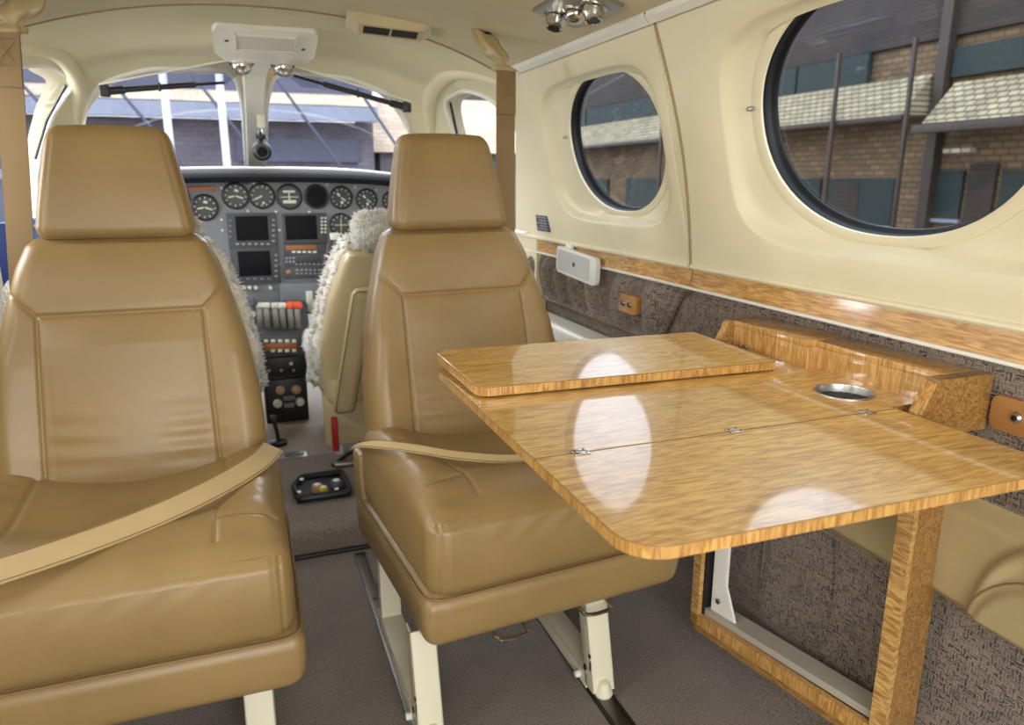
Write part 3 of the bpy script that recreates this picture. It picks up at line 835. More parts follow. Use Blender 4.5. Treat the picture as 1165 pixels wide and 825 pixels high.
def make_seat(name, label, loc, base_off, rz, handles=()):
    t = thing(name, label, 'seat', loc, 0, 'tan leather cabin seats')
    body = []
    body.append(make_skirt(t)); body.append(make_cushion(t)); body.append(make_backrest(t)); body.append(make_headrest(t))
    # hard shell behind the back
    p, Fc, nr, q = rbox(.215, .02, .23, .02, 24)
    z = p[:, 2] + .62; hw = taper_tab(BW, z) / .236
    body.append(fast_obj('back_shell', np.stack([p[:, 0] * hw, p[:, 1] + taper_tab(BY, z) + .112, z], 1), Fc, M['leather_pale'], t))
    # recliner hinge cover at the aisle side
    for s_ in (-1, 1):
        p, Fc, nr, q = rbox(.010, .032, .075, .009, 16)
        body.append(fast_obj('hinge_cover', np.stack([p[:, 0] + s_ * .252, p[:, 1] + .470 + .1 * p[:, 2], p[:, 2] + .315], 1), Fc, M['leather'], t))
    for hx in handles:
        mb = MB(); pts = catmull([(hx - .030, .03, .190), (hx - .031, -.005, .186), (hx - .026, -.020, .183), (hx, -.024, .182), (hx + .026, -.020, .183), (hx + .031, -.005, .186), (hx + .030, .03, .190)], 5)
        mb.tube(pts, .0042, 8); body.append(mb.build('release_handle', M['chrome'], t))
    for o in body: o.rotation_euler = (0, 0, rz)
    # base: one welded frame on each side, standing on the floor tracks
    for s_ in (-1, 1):
        bx, by = base_off
        X = bx + s_ * .172
        mb = MB()
        mb.box(X - .024, X + .024, by, by + .004, .012, .205, .0015)             # front web
        mb.box(X - .024, X - .020, by, by + .034, .012, .205, .0015)             # flange
        mb.box(X + .020, X + .024, by, by + .034, .012, .205, .0015)
        mb.v = [Vector((q_.x, q_.y + .048 * (q_.z - .012) / .19, min(q_.z, .198))) for q_ in mb.v]
        fr = mb.build('leg', M['legpaint'], t)
        mb = MB(); mb.box(X - .024, X - .020, by + .03, by + .40, .004, .036, .0015); mb.box(X + .020, X + .024, by + .03, by + .40, .004, .036, .0015)
        mb.box(X - .024, X + .024, by + .03, by + .40, .032, .036, .001)
        mb.build('floor_rail', M['legpaint'], t)
        mb = MB(); mb.box(X - .022, X + .022, by + .36, by + .39, .03, .21, .002); mb.build('leg', M['legpaint'], t)
        mb = MB(); mb.cyl((X - .026, by + .035, .05), (X - .020, by + .035, .05), .006, n=12); mb.cyl((X - .0255, by + .018, .085), (X - .0235, by + .018, .085), .0045, n=12)
        mb.box(X - .0245, X - .0238, by + .012, by + .018, .055, .075)
        mb.build('bolt_hole', M['black'], fr)
        mb = MB(); mb.lathe([(0, 0), (.017, 0), (.019, .006), (.015, .016), (.009, .030), (.0, .032)], (X, by + .004, .0045), (0, -.12, 1), 16); mb.build('track_foot', M['legpaint'], fr)
        mb = MB(); mb.lathe([(0, 0), (.007, 0), (.007, .010), (0, .012)], (X - .024, by + .06, .018), (-1, 0, 0), 12); mb.build('pin', M['white'], fr)
    return t
seatR = make_seat('cabin_seat', 'tan leather high-backed seat on cream legs, the one partly behind the wooden table', (.508, 1.112, 0), (-.086, -.027), math.radians(5), (-.105, .075))
seatL = make_seat('cabin_seat', 'tan leather high-backed seat at the left, across the aisle from the table', (-.222, 1.075, 0), (.017, .03), math.radians(-.5))

# lap belts lying across the cushions
def belt(name, label, pts, w, buckle=False):
    t = thing(name, label, 'seat belt')
    P = catmull(pts, 8); m = len(P)
    mb = MB(); W = []
    for i in range(m):
        d = (P[min(i + 1, m - 1)] - P[max(i - 1, 0)]).normalized(); W_ = Vector((-d.y, d.x, 0)); W_ = -W_ if W_.y < 0 else W_; W.append((W_ + Vector((0, 0, .55))).normalized())
    mb.ribbon(P, W, w, .0025); mb.build('webbing', M['belt'], t)
    mb = MB()
    for s_ in (-1, 1): mb.tube([p + W[i] * s_ * w * .44 + Vector((0, 0, .0018)) for i, p in enumerate(P)], .0008, 4)
    mb.build('stitching', M['thread'], t)
    return t
belt('lap_belt', 'beige lap belt lying diagonally across the left hand seat cushion', [(.03, 1.44, .468), (.0, 1.335, .480), (-.06, 1.255, .478), (-.15, 1.18, .472), (-.25, 1.12, .468), (-.36, 1.065, .467), (-.48, 1.03, .462), (-.52, 1.06, .38)], .042)
belt('lap_belt', 'thin beige lap belt across the cushion of the seat behind the table', [(.195, 1.49, .430), (.215, 1.37, .474), (.28, 1.31, .478), (.37, 1.265, .466), (.48, 1.235, .458), (.60, 1.24, .470), (.69, 1.27, .474), (.72, 1.33, .43)], .020)
# shoulder straps hanging from the headliner
def shoulder(label, top, bot, w, side):
    t = thing('shoulder_strap', label, 'strap', top)
    T = Vector((0, 0, 0)); B = Vector(bot) - Vector(top)
    mb = MB(); P = [T.lerp(B, k / 12) + Vector((0, .004 * math.sin(k * .5), 0)) for k in range(13)]
    mb.ribbon(P, (1, .12 * side, 0), w, .003); mb.build('webbing', M['strap'], t)
    # doubled, cross stitched end
    mb = MB(); P2 = [T.lerp(B, k / 60) + Vector((0, -.004, 0)) for k in range(0, 9)]
    mb.ribbon(P2, (1, .12 * side, 0), w * 1.0, .003); e = mb.build('folded_end', M['strap'], t)
    mb = MB(); L = B.length; z0, z1 = -.012, -.062
    for a, b in (((-.4, z0), (.4, z1)), ((.4, z0), (-.4, z1)), ((-.4, z0), (.4, z0)), ((-.4, z1), (.4, z1))):
        mb.tube([T.lerp(B, -a[1] / L) + Vector((a[0] * w, -.007, 0)), T.lerp(B, -b[1] / L) + Vector((b[0] * w, -.007, 0))], .0009, 4)
    mb.build('stitching', M['thread'], e)
    # gathered leather sleeve going up into the headliner
    v = []; f = []; n = 28; R = 16
    up_ = Vector((-.046 * side, .030, .092))
    for i in range(R + 1):
        s_ = i / R
        c = up_ * s_ + Vector((-.012 * side * math.sin(s_ * PI), -.012 * math.sin(s_ * 3), 0))
        r = .025 - .015 * math.exp(-((s_ - .2) / .10) ** 2) + .003 * math.exp(-((s_ - .6) / .2) ** 2)
        for k in range(n):
            a = 2 * PI * k / n; rr = r * (1 + .16 * math.sin(a * 5 + s_ * 7))
            v.append(c + Vector((math.cos(a) * rr * 1.35, math.sin(a) * rr * .5, -.5 * side * math.cos(a) * rr * s_)))
    f = [(i * n + k, i * n + (k + 1) % n, (i + 1) * n + (k + 1) % n, (i + 1) * n + k) for i in range(R) for k in range(n)] + [tuple(range(n)), tuple(range(R * n, R * n + n))]
    mesh_obj('gathered_sleeve', v, f, M['leather_mid'], t)
    mb = MB(); mb.lathe([(0, 0), (.018, 0), (.016, .006), (.0, .008)], up_ + Vector((0, 0, -.004)), (0, 0, 1), 20); mb.build('anchor_plate', M['seal'], t)
    return t
shoulder('tan shoulder strap hanging from a gathered sleeve on the ceiling behind the table side seat', (.688, 1.90, 1.255), (.688, 1.90, .45), .054, 1)
shoulder('tan shoulder strap hanging at the far left beside the left seat headrest', (-.395, 1.80, 1.262), (-.455, 1.80, .50), .050, -1)
# ================================================================== TABLE (folds out of the right side wall)
TZ = .67; TH = .0135
tb = thing('folding_table', 'glossy figured satinwood folding table, one leaf folded flat on top', 'table', (.58, .80, TZ - TH))
def tabletop(name, pts, z0, z1, corners, holes=None, mat=None):
    """pts: corner points (x, y, radius)"""
    out = []
    for i, (x, y, r) in enumerate(pts):
        p = Vector((x, y, 0)); a = Vector(pts[i - 1][:2] + (0,)); b = Vector(pts[(i + 1) % len(pts)][:2] + (0,))
        if r == 0: out.append(p); continue
        A = p + (a - p).normalized() * r; B = p + (b - p).normalized() * r
        c = A + B - p
        for k in range(9):
            t = k / 8 * PI / 2
            out.append(c + (p - B) * math.cos(t) * 1.0 + (p - A) * math.sin(t) * 1.0 if False else c + (A - c) * math.cos(t) + (B - c) * math.sin(t))
    return out
def slab(name, pts, z0, z1, parent, edge=True):
    out = tabletop(name, pts, z0, z1, None)
    L = [Vector((p.x - .58, p.y - .80, 0)) for p in out]
    zb = z0 - (TZ - TH); zt = z1 - (TZ - TH)
    # veneer top with a small crisp bevel
    mb = MB(); n = len(L)
    c = sum(L, Vector()) / n
    ins = [p + (c - p).normalized() * .0008 for p in L]
    v = [Vector((p.x, p.y, zt - .0008)) for p in L] + [Vector((p.x, p.y, zt)) for p in ins]
    f = [tuple(range(n, 2 * n))] + [(i, (i + 1) % n, n + (i + 1) % n, n + i) for i in range(n)]
    v += [Vector((p.x, p.y, zb + .0004)) for p in L]; f += [tuple(range(2 * n, 3 * n))[::-1]]
    f += [(i, 2 * n + i, 2 * n + (i + 1) % n, (i + 1) % n) for i in range(n)]
    mb.add(v, f); top = mb.build(name, M['maple'], parent, ang=20)
    # edge banding, standing 0.5 mm proud
    v = []; out2 = [p + (p - c).normalized() * .0007 for p in L]
    for z in (zb, zt - .0006): v += [Vector((p.x, p.y, z)) for p in out2]
    v += [Vector((p.x, p.y, zb)) for p in L] + [Vector((p.x, p.y, zt - .0006)) for p in L]
    f = []
    for a, b in ((0, n), (2 * n, 0), (n, 3 * n)):
        f += [(a + i, a + (i + 1) % n, b + (i + 1) % n, b + i) for i in range(n)]
    e = mesh_obj('edge_banding', v, f, M['maple_edge'], top); smooth_by_angle(e, 30)
    # thin dark veneer line along the top edge
    mb = MB(); mb.tube([Vector((p.x, p.y, zt - .0007)) for p in out2], .0006, 5, closed=True); mb.build('veneer_line', M['thread'], top)
    return top
HY = .727      # hinge line
slab('table_leaf', [(.297, HY - .0015, 0), (.297, .496, .042), (.845, .492, .03), (.842, HY - .0015, 0)], TZ - TH, TZ, tb)
mid = slab('table_leaf', [(.297, 1.165, .015), (.297, HY + .0015, 0), (.842, HY + .0015, 0), (.842, .735, 0), (.905, .735, 0), (.905, 1.165, 0)], TZ - TH, TZ, tb)
lf = slab('folded_leaf', [(.302, 1.200, .02), (.309, .972, .02), (.826, .955, .006), (.818, 1.185, .006)], TZ + .0025, TZ + .0170, tb)
# the folded leaf does not lie quite flat: its rear edge is propped a little higher
_a = math.radians(1.5); _pv = Vector((0, .96 - .80, TH + .0025))
lf.matrix_basis = Matrix.Translation(_pv) @ Matrix.Rotation(_a, 4, 'X') @ Matrix.Translation(-_pv)
# cup holder let into the middle leaf (boolean hole + metal cup)
mb = MB(); mb.cyl((.836 - .58, .815 - .8, -.02), (.836 - .58, .815 - .8, .05), .0425, n=48); cut = mb.build('cut', None, smooth=False); cut.location = (.58, .80, TZ - TH)
md = mid.modifiers.new('b', 'BOOLEAN'); md.operation = 'DIFFERENCE'; md.solver = 'EXACT'; md.object = cut
bpy.context.view_layer.update()
dg = bpy.context.evaluated_depsgraph_get(); dg.update(); me = bpy.data.meshes.new_from_object(mid.evaluated_get(dg)); mid.modifiers.clear(); mid.data = me; bpy.data.objects.remove(cut)
smooth_by_angle(mid, 20)
cc = (.836 - .58, .815 - .8, TH)
mb = MB(); mb.lathe([(.0435, .0), (.0435, .0014), (.041, .0016), (.0405, 0), (.0395, -.045), (0.0, -.045)], cc, (0, 0, 1), 48)
cup = mb.build('cup_holder', M['satin'], tb)
mb = MB(); mb.lathe([(0, 0), (.039, 0), (.039, .002), (0, .002)], (cc[0], cc[1], cc[2] - .0125), (0, 0, 1), 40); mesh_pad = mb.build('cup_pad', M['black'], cup)
mb = MB()
for k in range(-6, 7):
    h = math.sqrt(.037 ** 2 - (k * .0058) ** 2)
    mb.box(cc[0] + k * .0058 - .0008, cc[0] + k * .0058 + .0008, cc[1] - h, cc[1] + h, cc[2] - .0105, cc[2] - .0095)
    mb.box(cc[0] - h, cc[0] + h, cc[1] + k * .0058 - .0008, cc[1] + k * .0058 + .0008, cc[2] - .0105, cc[2] - .0095)
mb.build('grid', M['panel_dk'], cup)
for hx in (.355, .572, .790):
    mb = MB(); y = HY - .8
    hx_ = hx - .58
    mb.box(hx_ - .010, hx_ + .010, y - .0085, y - .0012, TH + .0001, TH + .0014, .0005)
    mb.box(hx_ - .010, hx_ + .010, y + .0012, y + .0085, TH + .0001, TH + .0014, .0005)
    mb.cyl((hx_ - .0075, y, TH + .0012), (hx_ + .0075, y, TH + .0012), .0016, n=10)
    hg = mb.build('hinge', M['chrome'], tb)
    mb = MB()
    for a in (-.006, .006):
        for b in (-.005, .005): mb.cyl((hx_ + a, y + b, TH + .0013), (hx_ + a, y + b, TH + .0018), .0014, n=10)
    mb.build('hinge_screw', M['black'], hg)
mb = MB(); mb.box(.297 - .58 + .004, .80 - .58, HY - .8 - .001, HY - .8 + .001, .002, TH - .001); mb.build('hinge_gap', M['black'], tb)

# wall box behind the table
wb = thing('table_wall_box', 'low satinwood wall box with slanted end panels behind the table against the cloth wall', 'wall box', (.90, .93, TZ - .03))
def wbp(name, x0, x1, y0, y1, z0, z1, mat=M['maple_y'], b=.0008):
    mb = MB(); mb.box(x0 - .90, x1 - .90, y0 - .93, y1 - .93, z0 - (TZ - .03), z1 - (TZ - .03), b); return mb.build(name, mat, wb)
for (ya, yb) in ((.692, .714), (1.150, 1.168)):
    mb = MB(); z0 = TZ - .03
    mb.prism([(.852 - .9, 0, .030), (.873 - .9, 0, .072), (.879 - .9, 0, .0765), (.978 - .9, 0, .0765), (.978 - .9, 0, -.005), (.852 - .9, 0, -.005)], (0, ya - .93, 0), (0, yb - .93, 0))
    e = mb.build('end_panel', M['maple_leg'], wb, ang=20)
    mb = MB(); mb.prism([(.8515 - .9, 0, .0), (.8515 - .9, 0, .030), (.8725 - .9, 0, .0725), (.8755 - .9, 0, .071), (.8545 - .9, 0, .029), (.8545 - .9, 0, .0)], (0, ya - .93 + .0006, 0), (0, yb - .93 - .0006, 0)); mb.build('edge_banding', M['maple_edge'], e, ang=20)
wbp('back_board', .903, .915, .714, .952, TZ - .02, .7060); wbp('back_board', .886, .915, .952, 1.150, TZ - .02, .7060)
wbp('top_ledge', .886, .978, .9525, 1.150, .7062, .7168); wbp('top_ledge', .903, .978, .714, .9515, .7062, .7168)
wbp('hinge_strip', .9055, .912, .74, 1.14, TZ, TZ + .004, M['thread'], 0)
mb = MB()
for y in (1.105, 1.12): mb.box(-.020, -.0165, y - .93 - .003, y - .93 + .003, .030, .036, .0005)
mb.build('catch', M['satin'], wb)

# table support frame below
fr = thing('table_support_frame', 'satinwood edged support frame standing between the table and the floor by the wall', 'table frame', (.86, .93, 0))
P0 = Vector((.836, 1.158, 0)); P1 = Vector((.888, .710, 0)); d_ = (P1 - P0).normalized(); nn = Vector((-d_.y, d_.x, 0))
if nn.x < 0: nn = -nn
Of = Vector((.86, .93, 0))
def fpt(u, z, off=0): p = P0 + d_ * u + nn * off; return Vector((p.x - Of.x, p.y - Of.y, z))
LF = (P1 - P0).length
def fbox(name, u0, u1, z0, z1, o0, o1, mat, par=fr, z0b=None):
    z0b = z0 if z0b is None else z0b
    q = [fpt(u0, z0, 0), fpt(u1, z0b, 0), fpt(u1, z1 if z0b == z0 else z1 + (z0b - z0), 0), fpt(u0, z1, 0)]
    mb = MB(); mb.prism(q, nn * o0, nn * o1, .0006); return mb.build(name, mat, par, ang=20)
fbox('front_post', -.002, .020, .068, TZ - TH - .002, 0, .052, M['maple_post'])
fbox('rear_post', LF - .026, LF, .02, TZ - TH - .002, 0, .010, M['maple_post'])
# veneered side board of the rear post with its notched outline
prof = [(0.010, .02), (0.010, TZ - TH - .002), (.089, TZ - TH - .002), (.089, .575), (.086, .555), (.075, .53), (.070, .50), (.068, .42), (.068, .375), (.076, .362), (.078, .35), (.078, .02)]
mb = MB(); q = [fpt(LF - .0005, z, o) for o, z in prof]; mb.prism(q, (0, 0, 0), d_ * -.025); mb.build('side_board', M['maple_leg'], fr, ang=20)
fbox('bottom_bar', -.002, LF - .01, .068, .093, 0, .014, M['maple_edge'], z0b=.104)
fbox('bottom_bar_underside', .004, LF - .01, .052, .0675, .002, .05, M['maple_leg'], z0b=.088)
fbox('inner_plate', .020, LF - .03, .094, .108, .014, .058, M['ivory_dk'], z0b=.130)
fbox('inner_strut', .034, .070, .10, TZ - TH - .002, .022, .030, M['ivory'])
mb = MB(); mb.prism([fpt(.068, .105, 0), fpt(.105, .110, 0), fpt(.068, .19, 0)], nn * .022, nn * .027); g_ = mb.build('gusset', M['ivory'], fr, ang=20)
mb = MB(); mb.cyl(fpt(.056, .14, .017), fpt(.056, .14, .022), .0055, n=12); mb.build('bolt', M['satin'], g_)
fbox('dark_gap', .0195, .026, .09, TZ - TH - .003, .010, .040, M['rubber'])

# ================================================================== RIGHT SIDE WALL FITTINGS
def wall_grid(name, fx, y0, y1, z0, z1, ny, nz, mat, parent=None, back=.97):
    """closed padded body on the side wall; fx(Y,z)->x of the inboard face or None"""
    v = []; f = []
    Ys = np.linspace(y0, y1, ny + 1); Zs = np.linspace(z0, z1, nz + 1)
    for Y in Ys:
        for z in Zs: v.append((fx(Y, z), Y, z))
    m = nz + 1
    for i in range(ny):
        for j in range(nz): f.append((i * m + j, i * m + j + 1, (i + 1) * m + j + 1, (i + 1) * m + j))
    n0 = len(v)
    rim = [i * m for i in range(ny + 1)] + [ny * m + j for j in range(1, m)] + [i * m + nz for i in range(ny - 1, -1, -1)] + [j for j in range(nz - 1, 0, -1)]
    for k in rim: v.append((back, v[k][1], v[k][2]))
    for a in range(len(rim)): f.append((rim[a], rim[(a + 1) % len(rim)], n0 + (a + 1) % len(rim), n0 + a))
    return mesh_obj(name, v, f, mat, parent)
# padded arm rest panel
ar = thing('armrest', 'pale leather sculpted armrest panel on the wall beside and behind the table leg', 'armrest', (.93, .8, .44))
def ss(a, b, x): t = max(0, min(1, (x - a) / (b - a))); return t * t * (3 - 2 * t)
def fx_arm(Y, z):
    e = min(ss(0, .03, z - .345), ss(0, .035, .535 - z), ss(0, .02, 1.40 - Y), 1)
    x = .985 - .028 * e
    # sculpted pad: a rolled outer ridge and a raised inner lobe, both with a curved leading edge
    def rr(cy, cz, a, b): return (abs((Y - cy) / a) ** 3 + abs(max(0, z - cz) / b) ** 3) ** (1 / 3)
    r1 = rr(.42, .30, .236, .235); r2 = rr(.42, .30, .228, .170)
    x -= .012 * ss(1.03, .97, r1) * e; x += .008 * ss(.97, .90, r1) * ss(.98, 1.06, r2) * e
    x -= .010 * ss(1.02, .95, r2) * e + .004 * math.exp(-((r2 - 1.03) / .03) ** 2) * e
    return x
o = wall_grid('armrest_body', fx_arm, .22, 1.40, .342, .538, 260, 60, M['leather_mid'], ar, .981)
o.data.transform(Matrix.Translation((-.93, -.8, -.44)))
mb = MB(); P = []
for k in range(20):
    a = math.radians(22 + 90 * k / 19); c3, s3 = math.cos(a), math.sin(a); rho = 1.04 / (abs(c3) ** 3 + abs(s3) ** 3) ** (1 / 3); Y = .42 + .228 * c3 * rho; z = .30 + .17 * s3 * rho
    if z > .36 and z < .52: P.append((fx_arm(Y, z) - .93 - .0005, Y - .8, z - .44))
mb.tube(P, .0016, 6); mb.build('curved_seam', M['thread'], ar)
# ledge further forward, behind the table side seat
lg = thing('side_ledge', 'pale glossy side ledge below the cloth pocket behind the table side seat', 'ledge', (.91, 2.0, .53))
p, Fc, nr, q = rbox(.045, .30, .028, .018, 24); fast_obj('ledge_body', np.stack([p[:, 0], p[:, 1], p[:, 2]], 1), Fc, M['white'], lg)
p, Fc, nr, q = rbox(.030, .26, .012, .008, 16); fast_obj('recessed_grip', np.stack([p[:, 0] - .012, p[:, 1], p[:, 2] - .036], 1), Fc, M['thread'], lg)

# gathered map pocket
pk = thing('map_pocket', 'gathered brown cloth pocket with a piped edge on the wall ahead of the table', 'pocket', (.955, 1.95, .67))
def pock_bottom(Y): return .590 + .005 * math.cos(Y * 3) + .150 * ss(1.60, 1.44, Y) ** 1.6
def fx_p(Y, t):
    zb = pock_bottom(Y); z = zb + (.742 - zb) * t
    fold = .5 + .5 * math.sin(Y * 48 + 1.5 * math.sin(Y * 9) + t * .8)
    bulge = math.sin(min(1, t * 1.6) * PI / 2) * (1 - .75 * ss(.72, 1, t))
    end = ss(1.435, 1.50, Y) * ss(2.46, 2.36, Y)
    return (.9815 - end * (.010 + .014 * bulge + .032 * fold * (.4 + .6 * bulge)), Y, z)
v = []; f = []; ny, nz = 220, 16
for i in range(ny + 1):
    Y = 1.435 + 1.0 * i / ny
    for j in range(nz + 1): v.append(fx_p(Y, j / nz))
m = nz + 1; f = [(i * m + j, i * m + j + 1, (i + 1) * m + j + 1, (i + 1) * m + j) for i in range(ny) for j in range(nz)]
o = mesh_obj('gathered_cloth', v, f, M['basket'], pk); o.data.transform(Matrix.Translation((-.955, -1.95, -.67)))
mb = MB(); P = [Vector((.968, 1.437 + k * .018, pock_bottom(1.437 + k * .018) - .002)) for k in range(55)]; P = [Vector((.968, 1.432, .742))] + P
mb.tube([p_ - Vector((.955, 1.95, .67)) for p_ in P], .0085, 10); mb.build('piping', M['basket'], pk)
mb = MB(); mb.tube([p_ - Vector((.951, 1.95, .682)) for p_ in P], .002, 6); mb.build('piping_seam', M['thread'], pk)

# framed panel by the sill
tp = thing('wall_tray', 'small silver panel in a rounded pale frame clipped above the cloth pocket', 'tray', (.945, 1.96, .738))
R_ = Matrix.Rotation(math.radians(3), 4, 'X')
mb = MB(); mb.M = R_
rp = rounded_poly([(0, -.145, -.040), (0, .135, -.040), (0, .135, .040), (0, -.145, .040)], .018)
mb.prism([(p_.x - .022, p_.y * .97, p_.z) for p_ in rp], (0, 0, 0), (.014, 0, 0), .002); mb.build('frame', M['white'], tp)
rp = rounded_poly([(0, -.105, -.032), (0, .122, -.032), (0, .122, .032), (0, -.105, .032)], .010)
mb = MB(); mb.M = R_; mb.prism([(p_.x - .0235, p_.y * .97, p_.z) for p_ in rp], (0, 0, 0), (.003, 0, 0)); mb.build('face_plate', M['silver'], tp)
mb = MB(); mb.M = R_
for k, r in enumerate((.007, .0045)):
    mb.lathe([(0, 0), (r, 0), (r, .0008), (0, .0008)], (-.024 - k * .0006, 0, 0), (-1, 0, 0), 16)
mb.build('round_emblem', M['panel_dk'], tp)
mb = MB(); mb.M = R_; mb.box(-.012, -.001, .05, .09, -.02, .05, .002); mb.build('clip', M['white'], tp)
# headphone jack plates
def jack(label, Y, z, wy, hz, holes, x=.948, chamfer=.012):
    t = thing('jack_plate', label, 'socket plate', (x, Y, z))
    mb = MB(); rp = rounded_poly([(0, -wy, -hz), (0, wy, -hz), (0, wy, hz), (0, -wy, hz)], chamfer, 4)
    mb.prism([(-.004, p_.y, p_.z) for p_ in rp], (0, 0, 0), (.026, 0, 0), .0012); mb.build('plate', M['orangewood'], t)
    for hy in holes:
        mb = MB(); mb.lathe([(0, 0), (.0085, 0), (.0085, .002), (.006, .005), (.0042, .005), (.0038, 0)], (-.0038, hy, 0), (-1, 0, 0), 24); s_ = mb.build('socket', M['chrome'], t)
        mb = MB(); mb.lathe([(0, 0), (.0036, 0), (.0036, .001), (0, .001)], (-.0072, hy, 0), (-1, 0, 0), 16); mb.build('socket_hole', M['black'], s_)
    return t
jack('small square orange wood plate with two metal sockets on the cloth pocket', 1.655, .668, .048, .024, (-.016, .018), .936)
jack('orange wood plate with one chrome socket on the cloth wall at the right edge', .612, .6655, .074, .0245, (.037,), .978, .012)
# placard
pc = thing('placard', 'small blue grey printed placard low on the cream wall ahead of the small window', 'placard', (.932, 2.215, .845))
mb = MB(); mb.prism([(.004, -.05, -.026), (-.003, -.05, .026), (-.003, .05, .026), (.004, .05, -.026)], (-.006, 0, 0), (0, 0, 0)); mb.build('plate', M['panel_dk'], pc, smooth=False)
for k in range(5):
    z = .018 - k * .009; x = -.0072 - (z + .026) / .052 * .007 + .004
    mb = MB(); mb.box(x - .0006, x + .0002, -.040, .040 - .02 * (k % 2), z - .0016, z + .0016); mb.build('printed_line', M['greykey'], pc, smooth=False)

# ================================================================== CEILING FITTINGS
lt = thing('ceiling_light_unit', 'chrome swivel lamps and air nozzle on a square plate in the ceiling', 'light', (.705, 1.515, 1.333))
Rr = Matrix.Rotation(math.radians(15), 4, 'Y')
mb = MB(); mb.M = Rr
rp = rounded_poly([(-.057, -.115, 0), (.057, -.115, 0), (.057, .110, 0), (-.057, .110, 0)], .008)
mb.prism([(p_.x, p_.y, -.007) for p_ in rp], (0, 0, 0), (0, 0, .010), .002); mb.build('plate', M['satin'], lt)
for (x, y, tx, kind_) in ((-.010, .070, -.1, 'n'), (.006, .006, .10, 'b'), (.012, -.062, .2, 'n')):
    mb = MB(); mb.M = Rr
    mb.lathe([(.030, .004), (.030, -.004), (.024, -.007), (.024, .004)], (x, y, -.006), (0, 0, 1), 28)
    rg_ = mb.build('bezel', M['chrome'], lt)
    mb = MB(); mb.M = Rr
    if kind_ == 'n':
        mb.lathe([(0, 0), (.022, 0), (.022, .020), (.018, .026), (.018, .034), (.014, .036), (.013, .030), (0, .028)], (x, y, -.004), (tx, -.25, -1), 28); mb.build('nozzle', M['chrome'], rg_)
        mb = MB(); mb.M = Rr; d0 = Vector((tx, -.25, -1)).normalized(); mb.lathe([(0, 0), (.0128, 0), (.0128, .001), (0, .001)], Vector((x, y, -.004)) + d0 * .0335, d0, 24); mb.build('nozzle_opening', M['black'], rg_)
    else:
        mb.lathe([(.022 * math.sin(a * PI / 16), -.022 * math.cos(a * PI / 16)) for a in range(0, 17)], (x, y, -.010), (0, 0, -1), 28); mb.build('ball', M['chrome'], rg_)
vt = thing('ceiling_vent', 'cream ceiling vent box with two dark slots', 'vent', (.425, 2.07, 1.372))
Rr = Matrix.Rotation(math.radians(5), 4, 'Y') @ Matrix.Rotation(math.radians(-14), 4, 'X') @ Matrix.Rotation(math.radians(-5), 4, 'Z')
mb = MB(); mb.M = Rr
a_ = rounded_poly([(-.115, -.050, 0), (.115, -.050, 0), (.115, .055, 0), (-.115, .055, 0)], .006, 3); b_ = rounded_poly([(-.085, -.030, 0), (.085, -.030, 0), (.085, .030, 0), (-.085, .030, 0)], .006, 3)
n = len(a_); v = [(p_.x, p_.y, .012) for p_ in a_] + [(p_.x, p_.y, -.014) for p_ in b_]
mb.add(v, [tuple(range(n)), tuple(range(n, 2 * n))[::-1]] + [(i, (i + 1) % n, n + (i + 1) % n, n + i) for i in range(n)]); mb.build('housing', M['leather_pale'], vt)
for s_ in (-1, 1):
    mb = MB(); mb.M = Rr; mb.box(s_ * .037 - .034, s_ * .037 + .034, -.020, .018, -.0155, -.008, .001); sl = mb.build('slot', M['rubber'], vt)
    mb = MB(); mb.M = Rr
    for k in range(3): mb.box(s_ * .037 - .033, s_ * .037 + .033, -.014 + k * .010, -.0125 + k * .010, -.0165, -.0145)
    mb.build('louvre', M['gutter'], sl)

# ================================================================== COCKPIT
oh = thing('overhead_panel', 'ivory overhead speaker panel above the windshield centre post', 'overhead panel', (.125, 2.45, 1.374))
Rr = Matrix.Rotation(math.radians(-14), 4, 'X')
mb = MB(); mb.M = Rr
pts = [(-.145, -.085), (-.132, -.125), (.132, -.125), (.145, -.085), (.145, .055), (.110, .12), (-.110, .12), (-.145, .055)]
rp = rounded_poly([(p_[0], p_[1], 0) for p_ in pts], .006, 3)
mb.prism([(p_.x, p_.y, -.012) for p_ in rp], (0, 0, 0), (0, 0, .05), .003); mb.build('panel_body', M['ivory'], oh)
mb = MB(); mb.M = Rr; mb.box(-.082, .082, -.085, .010, -.016, -.010, .001); s_ = mb.build('lens', M['frost'], oh)
mb = MB(); mb.M = Rr
for (x0, x1, y0, y1) in ((-.086, .086, -.089, -.085), (-.086, .086, .010, .014), (-.086, -.082, -.089, .014), (.082, .086, -.089, .014)): mb.box(x0, x1, y0, y1, -.018, -.010)
mb.build('lens_frame', M['white'], s_)
for s2 in (-1, 1):
    mb = MB(); mb.M = Rr; mb.cyl((s2 * .108, -.035 + .03 * (s2 > 0), -.0105), (s2 * .108, -.035 + .03 * (s2 > 0), -.0135), .006, n=14); mb.build('screw', M['black'], oh)
for s2 in (-1, 1):
    e_ = thing('map_light', 'chrome ball map light at the top of the windshield post, the %s one' % ('left' if s2 < 0 else 'right'), 'lamp', (.118 + s2 * .062, 2.585, 1.345))
    mb = MB(); mb.lathe([(.040, .004), (.042, -.004), (.036, -.012), (.031, -.012), (.031, .004)], (0, 0, 0), (0, .35, 1), 28); mb.build('bezel', M['chrome'], e_)
    mb = MB(); mb.lathe([(.031 * math.sin(a * PI / 16), -.031 * math.cos(a * PI / 16)) for a in range(17)], (0, 0, -.014), (0, .35, 1), 28); mb.build('ball', M['chrome'], e_)
    mb = MB(); d0 = Vector((s2 * .3, -.7, -.8)).normalized(); mb.lathe([(.015, 0), (.015, .014), (.012, .014), (.011, .004), (0, .004)], Vector((0, 0, -.014)) + d0 * .022, d0, 24); mb.build('snout', M['satin'], e_)
